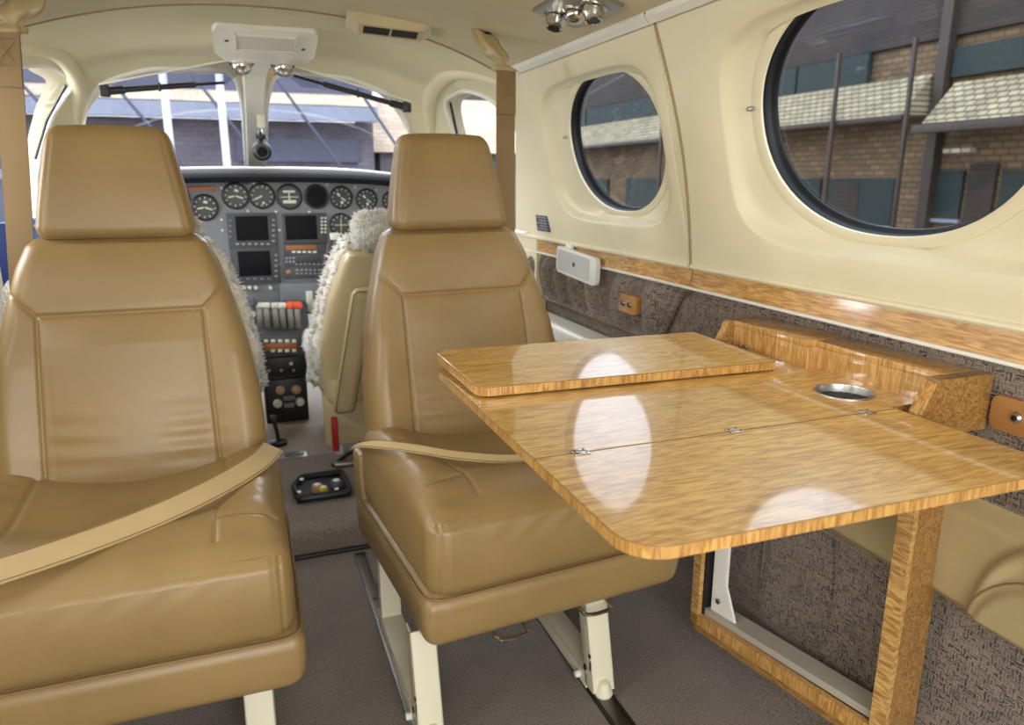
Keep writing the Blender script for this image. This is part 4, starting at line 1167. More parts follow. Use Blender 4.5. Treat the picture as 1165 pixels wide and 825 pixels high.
# sun visors: tinted acrylic blades hanging from black rods
for s2 in (-1, 1):
    if s2 < 0: A = aty(272, 66, 2.60); B = aty(112, 96, 2.66)
    else: A = aty(325, 72, 2.60); B = aty(468, 116, 2.62)
    t_ = thing('sun_visor', 'smoked clear sun visor on a black rod over the %s windshield pane' % ('left' if s2 < 0 else 'right'), 'sun visor', A)
    d = B - A; L = d.length; u = d.normalized(); down = Vector((0, .75, -.66)); 
    mb = MB()
    pts = [Vector((0, 0, 0)) + down * 0.0, d * 1.0, d * .99 + down * .012, d * .55 + down * .035, d * .12 + down * .075, d * .02 + down * .05]
    if s2 < 0: pts = [Vector(), d, d * .98 + down * .020, d * .5 + down * .055, d * .12 + down * .095, d * .0 + down * .06]
    nn_ = u.cross(down).normalized()
    mb.prism(pts, nn_ * -.0015, nn_ * .0015); bl_ = mb.build('blade', M['visor'], t_, smooth=False)
    mb = MB(); mb.tube([pts[0], pts[1]], .003, 6); mb.build('blade_edge', M['white'], bl_)
    off = down * .062
    a0 = d * .12 + down * .085 if s2 < 0 else d * .06 + down * .04; b0 = d * .97 + down * .030 if s2 < 0 else d * .97 + down * .03
    mb = MB(); mb.tube([a0, b0], .0045, 10); rod = mb.build('rod', M['black'], t_)
    mb = MB(); mb.cyl(a0.lerp(b0, .25), a0.lerp(b0, .85), .0085, n=14); mb.cyl(a0.lerp(b0, .84), b0, .012, n=14); mb.build('friction_sleeve', M['black'], rod)
    mb = MB(); mb.box(b0.x - .014, b0.x + .014, b0.y - .014, b0.y + .014, b0.z - .016, b0.z + .020, .004); mb.build('end_bracket', M['black'], t_)
    mb = MB(); mb.cyl(a0.lerp(b0, .55) + Vector((0, -.012, -.014)), a0.lerp(b0, .55) + Vector((0, -.012, .012)), .004, n=10); mb.build('knob', M['black'], t_)
# centre post fittings
pst = thing('windshield_post', 'ivory centre post between the two windshield panes', 'post', (.101, 2.75, 1.28))
mb = MB()
v = []; f = []; K = 14
for i in range(K + 1):
    s_ = i / K; Y = 2.66 + s_ * .90; zc2 = bvh.ray_cast(Vector((.101, Y, .5)), Vector((0, 0, 1)))[0].z - .004
    w_ = .040 + .035 * math.exp(-(s_ / .12) ** 2)
    for x, dz in ((-w_, 0), (-w_ * .8, -.014), (w_ * .8, -.014), (w_, 0)): v.append((x, Y - 2.75, zc2 + dz - 1.28))
f = [(i * 4 + k, i * 4 + (k + 1) % 4, (i + 1) * 4 + (k + 1) % 4, (i + 1) * 4 + k) for i in range(K) for k in range(4)] + [(0, 1, 2, 3), (K * 4 + 3, K * 4 + 2, K * 4 + 1, K * 4)]
mb.add(v, f); mb.build('post_cover', M['ivory'], pst)
for s_ in (-1, 1):
    mb = MB(); mb.lathe([(0, 0), (.012, 0), (.012, .004), (.006, .012), (0, .013)], (s_ * .055, -.10, .045), (0, -.5, -1), 12); mb.build('clip', M['tanknob'], pst)
pp = aty(297, 138, 2.93)
mb = MB(); mb.box(pp.x - .101 - .014, pp.x - .101 + .014, pp.y - 2.75 - .012, pp.y - 2.75 - .008, pp.z - 1.28 - .022, pp.z - 1.28 + .022, .001); mb.build('label_plate', M['frost'], pst)
cp = aty(298, 172, 3.0)
cs = thing('compass', 'small black ball compass on the windshield centre post', 'compass', cp)
mb = MB(); mb.lathe([(0, 0), (.024, .002), (.034, .012), (.036, .026), (.034, .04), (.024, .05), (0, .052)], (0, .022, 0), (0, -1, 0), 28); mb.build('case', M['black'], cs)
mb = MB(); mb.lathe([(.022, 0), (.024, .003), (.019, .004), (.018, 0)], (0, -.030, -.004), (0, -1, 0), 24); mb.build('face_ring', M['panel_dk'], cs)
mb = MB(); mb.lathe([(0, 0), (.020, 0), (.016, .006), (0, .008)], (0, -.028, -.004), (0, -1, 0), 24); mb.build('face', M['screen'], cs)
mb = MB(); mb.tube(catmull([(0, .01, .025), (.0, -.005, .055), (0, .02, .075)], 5), .009, 10); mb.box(-.018, .018, .005, .03, .045, .062, .004); mb.build('bracket', M['black'], cs)

# glareshield and instrument panel
gs = thing('glareshield', 'black padded glareshield over the instrument panel under the windshield', 'dashboard', (.11, 3.25, .98))
v = []; f = []; nx = 48
prof = [(2.990, .972), (2.980, .976), (2.978, .990), (2.992, 1.004), (3.10, 1.016), (3.3, 1.024), (3.70, 1.020), (3.70, .985), (3.02, .980)]
gx = .60
for i in range(nx + 1):
    x = -gx + 2 * gx * i / nx; dr = -.030 * abs(x / gx) ** 3.0
    for (y, z) in prof: v.append((x, y - 3.25, z - .98 + dr - (.0 if y > 3 else 0)))
m = len(prof); f = [(i * m + k, i * m + (k + 1) % m, (i + 1) * m + (k + 1) % m, (i + 1) * m + k) for i in range(nx) for k in range(m)] + [tuple(range(m)), tuple(range(nx * m, nx * m + m))[::-1]]
o = mesh_obj('padded_hood', v, f, M['hood'], gs); smooth_by_angle(o, 50)
mb = MB(); mb.tube([(-gx + 2 * gx * i / 30, 3.30 - 3.25, 1.028 - .98 - .03 * abs(-1 + 2 * i / 30) ** 3) for i in range(31)], .006, 8); mb.build('base_highlight', M['white'], gs)  # white tube put in as the highlight line at the windshield base
PY = 3.10
ip = thing('instrument_panel', 'grey cockpit instrument panel full of round gauges and dark screens', 'instrument panel', (.11, PY, .75))
O = Vector((.11, PY, .75))
def PP(px, py, dy=0.0): return aty(px, py, PY + dy) - O
v = []; top = []
for i in range(41):
    x = -.60 + 1.2 * i / 40; top.append((x, .974 - .030 * abs(x / .6) ** 3 - .75))
poly = [(x, z) for x, z in top] + [(.60, .52 - .75), (.34, .44 - .75), (-.20, .44 - .75), (-.60, .52 - .75)]
mb = MB(); mb.prism([(x, 0, z) for x, z in poly], (0, 0, 0), (0, .03, 0)); mb.build('panel_face', M['panel'], ip, smooth=False)
S_ = .98 / 850 * PY  # metres per pixel, roughly
def gauge(px, py, r, kind_):
    c = PP(px, py); r = r * PY / 888
    mb = MB(); mb.lathe([(0, -.004), (r * 1.12, -.004), (r * 1.12, .006), (r * 1.0, .009), (r * .93, .009), (r * .93, .002), (0, .002)], c, (0, -1, 0), 36); g = mb.build('gauge', M['black'], ip)
    mb = MB(); mb.lathe([(0, 0), (r * .92, 0), (r * .92, .0015), (0, .0015)], c + Vector((0, -.0015, 0)), (0, -1, 0), 32); mb.build('dial', M['dial'] if kind_ != 'blank' else M['screen'], g)
    mb = MB(); z0 = c + Vector((0, -.0035, 0))
    if kind_ == 'blank': return
    def bar(a, r0, r1, w):
        d = Vector((math.sin(a), 0, math.cos(a))); n_ = Vector((math.cos(a), 0, -math.sin(a)))
        p = [z0 + d * r * r0 - n_ * w, z0 + d * r * r0 + n_ * w, z0 + d * r * r1 + n_ * w, z0 + d * r * r1 - n_ * w]
        mb.prism(p, (0, 0, 0), (0, -.0012, 0))
    for k in range(12):
        if kind_ == 'adi': break
        bar(2 * PI * k / 12 + .1, .72, .88, r * .035 if kind_ != 'clock' else r * .06)
    if kind_ == 'adi':
        mb.box(z0.x - r * .75, z0.x + r * .75, z0.y - .001, z0.y, z0.z - r * .05, z0.z + r * .02)
        mb.box(z0.x - r * .5, z0.x + r * .5, z0.y - .001, z0.y, z0.z + r * .35, z0.z + r * .55)
        mb.box(z0.x - r * .55, z0.x + r * .55, z0.y - .001, z0.y, z0.z - r * .55, z0.z - r * .28)
        mb.box(z0.x - r * .06, z0.x + r * .06, z0.y - .0015, z0.y, z0.z - r * .4, z0.z + r * .5)
    elif kind_ == 'vor':
        mb.box(z0.x - r * .6, z0.x + r * .6, z0.y - .001, z0.y, z0.z - r * .03, z0.z + r * .03); mb.box(z0.x - r * .03, z0.x + r * .03, z0.y - .001, z0.y, z0.z - r * .6, z0.z + r * .6)
    elif kind_ == 'two':
        bar(1.9, .0, .62, r * .06); bar(-1.75, .1, .6, r * .06); bar(.2, .35, .55, r * .16)
    elif kind_ == 'one':
        bar(-2.0, .0, .68, r * .06); bar(3.0, .5, .68, r * .1)
    else:
        bar(2.2, .0, .5, r * .06); bar(-.7, .2, .55, r * .1); bar(3.0, .3, .6, r * .12)
    mb.build('marking', M['mark'], g, smooth=False)
for (px, py, r, kd) in ((268, 223, 13.2, 'two'), (298, 223, 13, 'one'), (329, 224, 13, 'adi'), (360, 224, 12.5, 'blank'), (388, 225, 12, 'misc'), (417, 227, 11.5, 'misc'), (388, 256, 12.5, 'vor'), (233, 236, 13, 'two'), (200, 226, 13, 'one'), (168, 228, 13, 'misc'), (446, 229, 11, 'misc')):
    gauge(px, py, r, kd)
def prect(name, px0, py0, px1, py1, mat, th=.006, par=ip, b=.002, dy=0):
    a = PP(px0, py0); c = PP(px1, py1)
    mb = MB(); mb.box(min(a.x, c.x), max(a.x, c.x), -th + dy, .002 + dy, min(a.z, c.z), max(a.z, c.z), b); return mb.build(name, mat, par)
def buttons(par, pts, w, h, mat=None, th=.012):
    for (px, py) in pts:
        c = PP(px, py); mb = MB(); s = PY / 888
        mb.box(c.x - w * s / 2, c.x + w * s / 2, -th, -.002, c.z - h * s / 2, c.z + h * s / 2, .001); mb.build('button', mat or M['mark'], par)
d1 = prect('display_unit', 257, 243, 317, 282, M['panel_dk'], .008); prect('screen', 267, 246, 306, 273, M['screen'], .011, d1, .001)
buttons(d1, [(270 + 7 * k, 277.5) for k in range(6)], 3.4, 2.0, M['greykey']); buttons(d1, [(311, 250 + 6 * k) for k in range(5)], 3, 2, M['greykey']); buttons(d1, [(262, 251 + 6 * k) for k in range(4)], 2.6, 2, M['panel'])
d2 = prect('display_unit', 261, 283, 320, 322, M['panel_dk'], .008); prect('screen', 270, 286, 309, 313, M['screen'], .011, d2, .001)
buttons(d2, [(314, 290 + 6 * k) for k in range(5)], 3, 2, M['greykey']); buttons(d2, [(274 + 8 * k, 317) for k in range(5)], 3.4, 1.8, M['panel'])
d3 = prect('display_unit', 320, 243, 373, 276, M['panel_dk'], .008); prect('screen', 323.5, 245.5, 361, 272, M['screen'], .011, d3, .001)
buttons(d3, [(366 + 4 * (k % 2), 248 + 4 * (k // 2)) for k in range(10)], 2.4, 2.2, M['mark'])
d4 = prect('radio_unit', 322, 278, 376, 289, M['panel_dk'], .009); prect('amber_display', 325, 279.5, 360, 283.5, M['amber'], .0115, d4, .0005); buttons(d4, [(334 + 6 * k, 286.5) for k in range(5)], 4.2, 2.4, M['mark'])
d5 = prect('audio_panel', 322, 290, 378, 303, M['panel_dk'], .009); prect('display', 336, 292, 364, 298, M['dial'], .011, d5, .0005)
buttons(d5, [(326 + 4 * (k % 3), 293.5 + 4 * (k // 3)) for k in range(6)], 2.4, 2.2, M['greykey']); buttons(d5, [(337 + 5 * k, 300.5) for k in range(8)], 2.6, 1.6, M['greykey']); buttons(d5, [(369 + 4 * (k % 2), 293 + 4 * (k // 2)) for k in range(4)], 2.2, 2.2, M['greykey'])
d6 = prect('control_unit', 322, 304, 378, 315, M['panel_dk'], .009); buttons(d6, [(338 + 5 * (k % 8), 307 + 4 * (k // 8)) for k in range(16)], 2.8, 2.0, M['greykey']); buttons(d6, [(328, 309)], 5, 4, M['tanknob'])
prect('annunciator', 214, 212, 245, 217, M['amber'], .006); prect('annunciator', 262, 205, 284, 210, M['panel_dk'], .004)
buttons(ip, [(289, 209), (282, 240), (314, 241), (352, 241), (252, 214), (252, 250), (253, 262)], 2.4, 2.4, M['mark'], .006)
for k, px in enumerate((278, 284, 291, 308)):
    c = PP(px, 327); mb = MB(); mb.cyl(c, c + Vector((0, -.02, 0)), .008, .006, n=14); mb.build('knob', M['mark'], ip)
for (px, py) in ((256, 205), (300, 205), (345, 206), (372, 210), (404, 213), (428, 216), (318, 262), (318, 300), (381, 285)):
    c = PP(px, py); mb = MB(); mb.cyl(c, c + Vector((0, -.003, 0)), .0045, n=10); mb.build('panel_screw', M['satin'], ip)
# lower sub panel pieces
mb = MB(); a = PP(318, 322); c = PP(395, 352); mb.box(a.x, c.x, -.03, .0, c.z, a.z, .004); sp_ = mb.build('sub_panel', M['panel'], ip)
a = PP(347, 330); c = PP(356, 352); mb = MB(); mb.box(a.x, c.x, -.05, -.03, c.z, a.z, .003); mb.build('white_lever_guard', M['mark'], sp_)
a = PP(359, 330); c = PP(390, 352); mb = MB(); mb.box(a.x, c.x, -.045, -.03, c.z, a.z, .003); mb.build('switch_box', M['panel_dk'], sp_)
# yoke on the right
yk = thing('control_yoke', 'dark control yoke in front of the right hand instrument gauges', 'yoke', aty(382, 285, 2.93))
mb = MB(); Yc = aty(382, 285, 2.93); L = lambda px, py: aty(px, py, 2.93) - Yc
mb.tube(catmull([L(376, 314), L(372, 302), L(374, 285), L(377, 272), L(384, 268)], 6), [.010] * 25, 10); mb.tube(catmull([L(376, 314), L(390, 318), L(410, 318), L(428, 314), L(433, 295), L(430, 275), L(424, 270)], 6), .011, 10); mb.build('wheel', M['panel_dk'], yk)
mb = MB(); mb.cyl(L(400, 318), L(400, 318) + Vector((0, .17, .03)), .016, n=16); mb.build('column', M['panel_dk'], yk)
c = L(382, 269); mb = MB(); mb.box(c.x - .022, c.x + .016, c.y - .02, c.y + .012, c.z - .012, c.z + .014, .004); mb.build('clip', M['white'], yk)

# pedestal
pd = thing('throttle_pedestal', 'grey centre pedestal with power levers, amber radio and four round knobs', 'pedestal', (.125, 2.9, .055))
O2 = Vector((.125, 2.9, .055))
mb = MB(); prof = [(3.09, .50), (2.95, .52), (2.84, .485), (2.80, .415), (2.80, .335), (2.83, .325), (3.09, .325)]
mb.prism([(.020 - O2.x, y - O2.y, z - O2.z) for y, z in prof], (0, 0, 0), (.205, 0, 0), .004); mb.build('quadrant_body', M['panel_dk'], pd)
mb = MB(); mb.box(.045 - O2.x, .205 - O2.x, 2.87 - O2.y, 3.09 - O2.y, 0, .325 - O2.z, .004); mb.build('column', M['black'], pd)
for k, px in enumerate((296, 304, 314, 322, 331, 339)):
    p0 = aty(px, 368, 2.80) - O2; p1 = aty(px - 1, 350, 2.86) - O2
    mb = MB(); mb.box(p0.x - .010, p0.x + .010, p0.y - .002, p0.y + .006, p0.z - .02, p0.z + .055, .001); sl = mb.build('lever_slot', M['alu'], pd)
    mb = MB(); mb.cyl(p0 + Vector((0, .01, .01)), p1 + Vector((0, -.035, .01)), .0055, n=10); lv = mb.build('lever', M['chrome'], pd)
    mb = MB()
    tip = p1 + Vector((0, -.035, .012))
    if k >= 4: mb.lathe([(0, -.017), (.013, -.015), (.017, -.006), (.017, .006), (.013, .015), (0, .017)], tip, (1, .2, .1), 20); mb.build('lever_knob', M['knobred'], lv)
    else: mb.box(tip.x - .015, tip.x + .013, tip.y - .010, tip.y + .010, tip.z - .008, tip.z + .012, .004); mb.build('lever_knob', M['white'] if k % 2 else M['mark'], lv)
for px, py in ((287, 345), (289, 358)):
    p0 = aty(px, py, 2.83) - O2; mb = MB(); mb.lathe([(0, 0), (.02, 0), (.022, .012), (.012, .02), (0, .02)], p0, (-.3, -1, .3), 18); mb.build('trim_knob', M['panel_dk'] if py < 350 else M['satin'], pd)
def pbox(name, px0, py0, px1, py1, Y, th, mat, par=None, b=.001):
    a = aty(px0, py0, Y) - O2; c = aty(px1, py1, Y) - O2
    mb = MB(); mb.box(min(a.x, c.x), max(a.x, c.x), Y - th - O2.y, Y + .004 - O2.y, min(a.z, c.z), max(a.z, c.z), b); return mb.build(name, mat, par or pd)
rd = pbox('radio_bezel', 296, 384, 344, 403, 2.80, .006, M['panel_dk']); pbox('amber_display', 300, 391, 338, 396.5, 2.80, .009, M['amber'], rd)
for k in range(5):
    pbox('button', 300 + 8 * k, 386, 305 + 8 * k, 389, 2.80, .010, M['mark'], rd); 
    if k: pbox('button', 300 + 8 * k, 397, 305 + 8 * k, 400, 2.80, .010, M['mark'], rd)
pbox('lower_shelf', 300, 408, 350, 425, 2.86, .01, M['black']); p0 = aty(331, 413, 2.85) - O2; mb = MB(); mb.cyl(p0, p0 + Vector((0, -.012, 0)), .007, n=12); mb.build('toggle', M['mark'], pd)
for k, px in enumerate((306, 320, 334)):
    p0 = aty(px, 421, 2.85) - O2; mb = MB(); mb.cyl(p0, p0 + Vector((0, -.01, 0)), .005, n=10); mb.build('toggle', M['satin'], pd)
kb = pbox('knob_panel', 304, 432, 350, 468, 2.86, .02, M['black'])
for (px, py, mt, r) in ((319, 444, 'tanknob', .017), (337, 443, 'tanknob', .018), (316, 459, 'frost', .017), (341, 457, 'frost', .017)):
    p0 = aty(px, py, 2.84) - O2; mb = MB(); mb.lathe([(0, 0), (r, 0), (r * 1.05, .006), (r * .8, .018), (0, .02)], p0, (0, -1, .1), 24); mb.build('round_knob', M[mt], kb)
pbox('label_plate', 322, 451, 336, 455, 2.84, .003, M['panel'], kb); pbox('label_plate', 323, 459, 335, 463, 2.84, .003, M['panel'], kb)
# wheel by the pedestal's left (trim wheel)
tw = thing('floor_lever', 'small black lever standing on the cockpit floor left of the pedestal', 'lever', (.075, 2.62, .055))
mb = MB(); mb.tube(catmull([(0, 0, 0), (-.003, -.01, .05), (-.012, -.01, .10)], 5), .007, 10); mb.build('shaft', M['black'], tw); mb = MB(); mb.lathe([(0, 0), (.03, 0), (.032, .012), (.02, .018), (0, .018)], (0, 0, 0), (0, 0, 1), 20); mb.build('boot', M['black'], tw)
mb = MB(); mb.lathe([(0, -.012), (.011, -.008), (.012, 0), (.011, .008), (0, .012)], (-.012, -.01, .105), (0, 0, 1), 16); mb.build('grip', M['panel_dk'], tw)

# pilot seats
def pilot_seat(label, cx, side):
    t = thing('pilot_seat', label, 'seat', (cx, 2.4, .055), 0, 'cockpit seats with sheepskin covers')
    n = 60; BWp = [(.30, .245), (.45, .238), (.62, .205), (.74, .165), (.80, .13), (.90, .115)]
    p, Fc, nr, q = rbox(1, .05, .235, .04, n); z = p[:, 2] + .535
    hw = np.interp(z, [a for a, b in BWp], [b for a, b in BWp]); e = np.clip((np.abs(q[:, 0]) - .8) / .2, 0, 1)
    y = q[:, 1] * .055 * (.35 + .65 * np.sqrt(1 - e ** 2.5 + 1e-9)) + (.30 - z) * (.28)
    fast_obj('seat_back', np.stack([q[:, 0] * hw, y + .02, z - .055], 1), Fc, M['leather_pale'], t)
    # padded pocket / arm rest folded up on the back
    p, Fc, nr, q = rbox(.035, .028, .215, .024, 24); z = p[:, 2] + .45
    sx = -side * .145
    ap = fast_obj('folded_armrest', np.stack([p[:, 0] + sx + (z - .45) * .16 * side, p[:, 1] - .075 + (.30 - z) * .28, z - .055], 1), Fc, M['leather_pale'], t)
    mb = MB(); rp = rounded_poly([(-.030, -.205, 0), (.030, -.205, 0), (.030, .205, 0), (-.030, .205, 0)], .015, 4)
    mb.tube([(p_.x + sx + p_.y * .16 * side, -.103 + (.30 - .45 - p_.y) * .28, p_.y + .395) for p_ in rp], .0022, 6, closed=True); mb.build('zip', M['thread'], ap)
    # seat pan and frame
    p, Fc, nr, q = rbox(.235, .22, .06, .035, 30); fast_obj('seat_pan', np.stack([p[:, 0], p[:, 1] + .17, p[:, 2] + .26], 1), Fc, M['leather_pale'], t)
    for s_ in (-1, 1):
        mb = MB(); mb.box(s_ * .19 - .012, s_ * .19 + .012, -.01, .40, 0, .205, .003); mb.build('side_frame', M['ivory'], t)
    mb = MB(); mb.box(-.24, .24, -.035, -.015, .06, .235, .006); mb.build('back_skirt', M['leather_pale'], t)
    mb = MB(); mb.box(-.22 if side > 0 else .20, -.20 if side > 0 else .22, -.075, -.05, .055, .17, .004); mb.build('red_tab', M['red'], t)
    # sheepskin cover: woolly edge, head roll and seat fleece
    rs = np.random.default_rng(int(abs(cx) * 1000))
    def wool(name, P, Fc, nr, amp):
        nz_ = sum(np.sin(P @ rs.normal(0, f_, 3) + rs.uniform(0, 6)) for f_ in (25, 40, 60, 80, 110, 140, 180, 220)) / 4
        d = amp * (nz_ * .6 + rs.normal(0, .35, len(P)))
        o = fast_obj(name, P + nr * d[:, None], Fc, M['fur'], t)
        idx = rs.choice(len(P), min(len(P), 3600), replace=False); V = []; FF = []
        for i in idx:
            c = Vector(P[i]); nn2 = (Vector(nr[i]) + Vector(rs.normal(0, .35, 3))).normalized(); u = nn2.orthogonal().normalized() * .0045; w2 = nn2.cross(u).normalized() * .0045
            k = len(V); L = amp * rs.uniform(.8, 1.9); tip = c + nn2 * L + Vector(rs.normal(0, .004, 3))
            V += [c + u, c - u * .5 + w2 * .86, c - u * .5 - w2 * .86, tip]; FF += [(k, k + 1, k + 3), (k + 1, k + 2, k + 3), (k + 2, k, k + 3)]
        tf = mesh_obj('wool_tufts', V, FF, M['fur'], o, True); tf['kind'] = 'stuff'
        return o
    p, Fc, nr, q = rbox(1, .045, .25, .04, 44); z = p[:, 2] + .56; hw = np.interp(z, [a for a, b in BWp], [b for a, b in BWp]) + .020
    e = np.clip((np.abs(q[:, 0]) - .8) / .2, 0, 1); y = q[:, 1] * .05 * (.4 + .6 * np.sqrt(1 - e ** 2.5 + 1e-9)) + (.30 - z) * .28 + .085
    nr2 = np.stack([q[:, 0] * (np.abs(q[:, 0]) > .97), q[:, 1] * (np.abs(q[:, 1]) > .97), q[:, 2] * (np.abs(q[:, 2]) > .97)], 1); nr2 /= np.linalg.norm(nr2, axis=1, keepdims=True)
    wool('sheepskin_cover', np.stack([q[:, 0] * hw, y, z - .055], 1), Fc, nr2, .009)
    p, Fc, nr, q = rbox(.125, .06, .058, .05, 30); wool('head_roll', np.stack([p[:, 0], p[:, 1] - .125, p[:, 2] + .775], 1), Fc, nr, .006)
    p, Fc, nr, q = rbox(.255, .215, .055, .05, 40); wool('seat_fleece', np.stack([p[:, 0], p[:, 1] + .175, p[:, 2] + .345], 1), Fc, nr, .009)
    return t
pilot_seat('right hand cockpit seat with a white sheepskin cover, seen beside the table side seat', .455, 1)
pilot_seat('left hand cockpit seat with a white sheepskin cover, mostly behind the left cabin seat', -.225, -1)

# things on the cockpit floor
tr = thing('floor_box', 'black open floor box holding tins and cables on the carpeted step', 'box', (.17, 2.12, .072))
mb = MB()
pts = rounded_poly([(-.075, -.085, 0), (.080, -.085, 0), (.078, .085, 0), (-.052, .085, 0), (-.080, .02, 0)], .012, 3)
inn_ = rounded_poly([(-.045, -.060, 0), (.052, -.060, 0), (.050, .030, 0), (-.010, .040, 0), (-.045, .01, 0)], .02, 3)
mb.prism([(p_.x, p_.y, 0) for p_ in pts], (0, 0, .001), (0, 0, .010)); mb.build('base', M['black'], tr, ang=30)
mb = MB(); L_ = [Vector((p_.x * .95, p_.y * .95, .016)) for p_ in pts]; mb.tube(L_, .010, 8, closed=True); mb.build('rim', M['black'], tr)
for (x, y) in ((-.050, .045), (-.066, -.050), (.040, -.066)):
    mb = MB(); mb.lathe([(0, 0), (.007, 0), (.006, .004), (0, .005)], (x, y, .022), (0, 0, 1), 14); mb.build('rivet', M['white'], tr)
for (x, y, r, h, mt, lab) in ((-.012, -.030, .016, .02, 'tanknob', 'small brown round tin in the black floor box'), (.004, -.048, .012, .018, 'lime', 'small yellow green cap in the black floor box'), (.045, -.022, .018, .022, 'slate', 'small blue grey cap in the black floor box')):
    if mt == 'lime': M['lime'] = plain('lime_plastic', (196, 202, 60), .4)
    q_ = thing('cap', lab, 'cap', (.17 + x, 2.12 + y, .083))
    mb = MB(); mb.lathe([(0, 0), (r, 0), (r, h * .8), (r * .85, h), (0, h)], (0, 0, 0), (0, 0, 1), 24); mb.build('body', M[mt], q_)
    mb = MB(); mb.lathe([(0, 0), (r * .55, 0), (r * .5, .002), (0, .002)], (0, 0, h), (0, 0, 1), 20); mb.build('lid_disc', M['white'], q_)
bk = thing('belt_buckle', 'silver and black seat belt buckle lying on the floor by the right cockpit seat', 'buckle', (.275, 2.29, .0725))
mb = MB(); mb.box(-.045, .03, -.020, .010, 0, .016, .004); mb.build('buckle_body', M['satin'], bk)
mb = MB(); mb.tube([(-.05, .0, .006), (.03, .05, .03), (.05, .06, .05), (.045, .0, .008)], .006, 8); mb.build('buckle_loop', M['black'], bk)
pl_ = thing('floor_plate', 'small grey metal plate on the pale cockpit floor', 'plate', (.12, 2.47, .055))
mb = MB(); mb.box(-.04, .04, -.035, .035, 0, .008, .002); mb.build('plate', M['satin'], pl_); mb = MB(); mb.box(-.03, .03, -.004, .004, .008, .011, .001); mb.build('ridge', M['alu'], pl_)

# far left: blue board for an unidentified shape, speckled pad past the left seat
bl = thing('blue_ribbed_panel', 'blue ribbed panel at the far left behind the left seat', 'panel', (-.56, 2.45, .74))
mb = MB(); mb.box(-.04, .0, -.16, .16, -.16, .13, .006); mb.build('panel_board', M['blue'], bl)
for k in range(5):
    z = -.12 + .055 * k; mb = MB(); mb.tube([(.002, -.155, z), (.002, .155, z + .012)], .004, 8); mb.build('rib', M['greykey'], bl)
sp2 = thing('side_cushion', 'speckled grey carpet covered side pad at the far left edge', 'pad', (-.475, 2.02, .66))
p, Fc, nr, q = rbox(.05, .10, .11, .045, 24); fast_obj('pad_body', np.stack([p[:, 0] + .012 * np.sin(p[:, 2] * 9), p[:, 1], p[:, 2]], 1), Fc, M['speckle'], sp2)
mb = MB(); mb.box(-.06, .045, -.10, .10, -.30, -.105, .01); mb.build('pedestal', M['white'], sp2)
# ================================================================== OUTSIDE
GZ = -1.25
mb = MB(); mb.box(-45, 60, -30, 60, GZ - .3, GZ); S(mb.build('ground', M['concrete'], smooth=False))
# shop row to the right of the aircraft (wall faces -X)
bd = thing('building', 'long brown brick building with a tan shingle awning band seen through the round side windows', 'building', (12, 15, GZ))
def bp(name, x0, x1, y0, y1, z0, z1, mat, b=0):
    mb = MB(); mb.box(x0 - 12, x1 - 12, y0 - 15, y1 - 15, z0 - GZ, z1 - GZ, b); return mb.build(name, mat, bd, smooth=b > 0)
bp('brick_wall', 12.05, 16, -8, 44, GZ, 3.4, M['brick'])
bp('upper_siding', 11.95, 16, -8, 44, 3.42, 5.6, M['siding'])
for (a, b_) in ((11.95, 13.9), (13.98, 18.2), (18.3, 24.5), (24.6, 34)):
    bp('upper_window', 11.9, 12.0, a, b_, 2.84, 3.40, M['darkwin'])
bp('upper_window', 11.9, 12.0, 7.2, 10.05, 2.72, 3.2, M['darkwin'])
bp('gutter', 11.2, 11.35, 10.35, 40, 2.02, 2.12, M['gutter'], .01)
bp('gutter', 11.1, 11.3, 4.5, 10.02, 1.76, 1.9, M['gutter'], .01)
# sloping shingle band
for (ya, yb, z0, z1) in ((10.4, 40, 2.12, 2.84), (4.5, 9.95, 1.93, 2.62)):
    mb = MB(); mb.prism([(11.25 - 12, ya - 15, z0 - GZ), (11.9 - 12, ya - 15, z1 - GZ), (12.1 - 12, ya - 15, z1 - GZ), (12.1 - 12, ya - 15, z0 - GZ)], (0, 0, 0), (0, yb - ya, 0)); mb.build('shingle_band', M['shingle'], bd, smooth=False)
for (a, b_, z0, z1) in ((13.0, 17.5, .15, 1.02), (18.5, 21.6, .1, 1.02), (22.9, 27, .1, 1.02), (11.05, 12.9, .1, 1.02), (9.6, 10.2, .3, 1.15), (7, 8.9, .3, 1.15)):
    bp('shop_window', 11.98, 12.1, a, b_, z0, z1, M['darkwin'])
    bp('window_sill', 11.93, 12.05, a - .05, b_ + .05, z0 - .06, z0, M['slate_lt'])
bp('door', 11.97, 12.1, 11.9, 12.6, GZ, .95, M['siding']); bp('door', 11.97, 12.1, 9.0, 9.5, GZ, 1.25, M['siding'])
for Y in (10.2, 13.94, 11.93, 18.25, 24.55, 29.0):
    mb = MB(); mb.box(11.12 - 12, 11.2 - 12, Y - .03 - 15, Y + .03 - 15, 0, 4.6, .01); mb.build('post', M['gutter'], bd)
mb = MB(); mb.box(11.35 - 12, 11.5 - 12, 9.05 - 15, 9.55 - 15, 1.42 - GZ, 1.5 - GZ, .01); mb.build('sign_board', M['shingle'], bd)
# dark ridge between the two roofs
bp('roof_step', 11.8, 12.0, 10.10, 10.30, -.2, 4.9, M['gutter'])

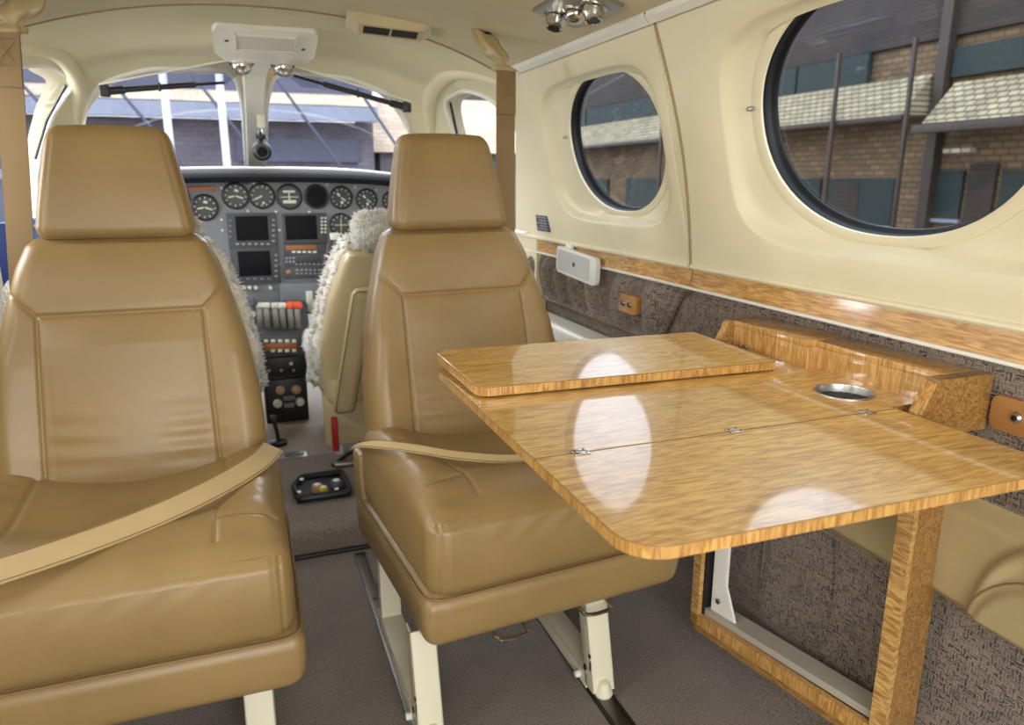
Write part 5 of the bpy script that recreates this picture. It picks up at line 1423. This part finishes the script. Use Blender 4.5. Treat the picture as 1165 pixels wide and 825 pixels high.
# hangar row ahead of the nose (wall faces -Y)
hb = thing('hangar', 'blue grey hangar with a tan shingle strip and slanting braces ahead of the windshield', 'building', (0, 14, GZ))
def hp(name, x0, x1, y0, y1, z0, z1, mat, b=0):
    mb = MB(); mb.box(x0, x1, y0 - 14, y1 - 14, z0 - GZ, z1 - GZ, b); return mb.build(name, mat, hb, smooth=b > 0)
hp('front_wall', -9, 2.5, 14.1, 18, GZ, 2.0, M['brickF'])
hp('upper_wall', -9, 2.5, 14.0, 18, 2.46, 3.6, M['slate'])
mb = MB(); mb.prism([(-9, 13.6 - 14, 2.24 - GZ), (-9, 14.05 - 14, 2.48 - GZ), (-9, 14.2 - 14, 2.48 - GZ), (-9, 14.2 - 14, 2.24 - GZ)], (0, 0, 0), (11.5,0,0)); mb.build('shingle_strip', M['shingleF'], hb, smooth=False)
hp('fascia', -9, 2.5, 13.55, 13.75, 1.98, 2.22, M['slate_lt'])
hp('lower_window', -8, -1.2, 14.0, 14.15, -.2, 1.25, M['slate']); hp('lower_window', .1, 2.2, 14.0, 14.15, 1.3, 1.7, M['slate'])
hp('lower_band', -9, 2.5, 13.95, 14.15, 1.0, 1.15, M['slate_lt'])
for k in range(9):
    mb = MB(); x = -7 + k * 1.25; mb.cyl((x, -.9, 3.0 - GZ), (x + 1.7, -.55, .6 - GZ), .025, n=8); mb.build('brace', M['slate'], hb)
hb2 = thing('house', 'pale pinkish shingled low building seen through the right edge of the windshield', 'building', (4.6, 14.6, GZ))
mb = MB(); mb.box(-1.9, 1.3, 0, 2.5, 0, 1.55 - GZ); mb.build('wall', M['brickF'], hb2, smooth=False)
mb = MB(); mb.prism([(-2.05, -.25, 1.5 - GZ), (-2.05, 1.3, 2.65 - GZ), (-2.05, 2.7, 1.5 - GZ)], (0, 0, 0), (3.4, 0, 0)); mb.build('roof', M['shingleF'], hb2, smooth=False)
mb = MB(); mb.box(-1.2, .5, -.05, .05, .3, 1.1 - GZ); mb.build('window', M['darkwin'], hb2, smooth=False)
for px in (192, 255):
    p = aty(px, 150, 9.0)
    t_ = thing('pole', 'white vertical pole outside beyond the left windshield pane, %s' % ('the one nearer the left seat headrest' if px == 192 else 'the one nearer the centre post'), 'pole', (p.x, 9, GZ))
    mb = MB(); mb.cyl((0, 0, 0), (0, 0, 4.2), .04, n=16); mb.build('shaft', M['pole'], t_); mb = MB(); mb.cyl((0, 0, 0), (0, 0, .05), .15, n=20); mb.build('base_plate', M['pole'], t_)
# building on the left, pale hangar side
lb = thing('hangar', 'pale grey hangar side seen through the left cockpit side window', 'building', (-14, 10, GZ))
mb = MB(); mb.box(-4, 0, -6, 16, 0, 4.2); mb.build('wall', M['slate_lt'], lb, smooth=False)
mb = MB(); mb.prism([(.3, -6.2, 4.15), (-2, -6.2, 5.4), (-4.3, -6.2, 4.15)], (0, 0, 0), (0, 22.4, 0)); mb.build('roof', M['shingleF'], lb, smooth=False)

# ================================================================== LIGHT
w = bpy.data.worlds.new('daylight'); sc.world = w; w.use_nodes = True; t = w.node_tree; t.nodes.clear()
out = t.nodes.new('ShaderNodeOutputWorld'); bg = t.nodes.new('ShaderNodeBackground'); tc = t.nodes.new('ShaderNodeTexCoord'); sp = t.nodes.new('ShaderNodeSeparateXYZ'); rp = t.nodes.new('ShaderNodeValToRGB')
t.links.new(tc.outputs['Generated'], sp.inputs[0]); t.links.new(sp.outputs['Z'], rp.inputs['Fac'])
rp.color_ramp.elements[0].color = (.92, .95, 1, 1); rp.color_ramp.elements[1].color = (.72, .83, 1, 1)
t.links.new(rp.outputs['Color'], bg.inputs['Color']); bg.inputs['Strength'].default_value = 3.7; t.links.new(bg.outputs[0], out.inputs['Surface'])
def area(name, loc, tgt, sx, sy, power, col=(1, 1, 1)):
    l = bpy.data.lights.new(name, 'AREA'); l.shape = 'RECTANGLE'; l.size = sx; l.size_y = sy; l.energy = power; l.color = col
    o = bpy.data.objects.new(name, l); COL.objects.link(o); o.location = loc
    o.rotation_euler = (Vector(tgt) - Vector(loc)).to_track_quat('-Z', 'Y').to_euler(); return o
# fill lamp added behind the camera, for an open cabin door not built
area('aft_fill', (.05, -1.1, 1.0), (.15, 1.5, .65), 1.3, 1.0, 22, (1, .97, .92))
for (Yc, zz, a, b) in ((1.66, 1.06, .2, .14), (.852, 1.07, .22, .16), (-.25, 1.07, .22, .16)):
    for sgn in (1, -1):
        p = wallp(Yc, zz, .30, sgn); q = wallp(Yc, zz, -.6, sgn)
        if sgn < 0: area('window_daylight', p, q - Vector((0, 0, .35)), .45, .36, 11, (1, .99, .97))  # lamps added outside the left windows to strengthen their daylight
area('windshield_daylight_boost', (.11, 3.55, 1.75), (.11, 2.5, .75), 1.3, .8, 42, (.97, .98, 1))  # lamp added outside the windshield to brighten the cockpit
for s_ in (-1,): area('cockpit_side_boost', (CX + s_ * 1.15, 2.65, 1.2), (CX, 2.5, .8), .6, .5, 20, (.97, .98, 1))  # extra lamp added outside the left cockpit side window, brightens the cockpit
sun = bpy.data.lights.new('sun', 'SUN'); sun.energy = 1.2; sun.angle = .3; so = bpy.data.objects.new('sun', sun); COL.objects.link(so)
so.rotation_euler = (math.radians(38), 0, math.radians(-30))
sc.view_settings.view_transform = 'Standard'; sc.view_settings.look = 'None'; sc.view_settings.exposure = 0; sc.view_settings.gamma = 1
sc.view_settings.use_curve_mapping = False
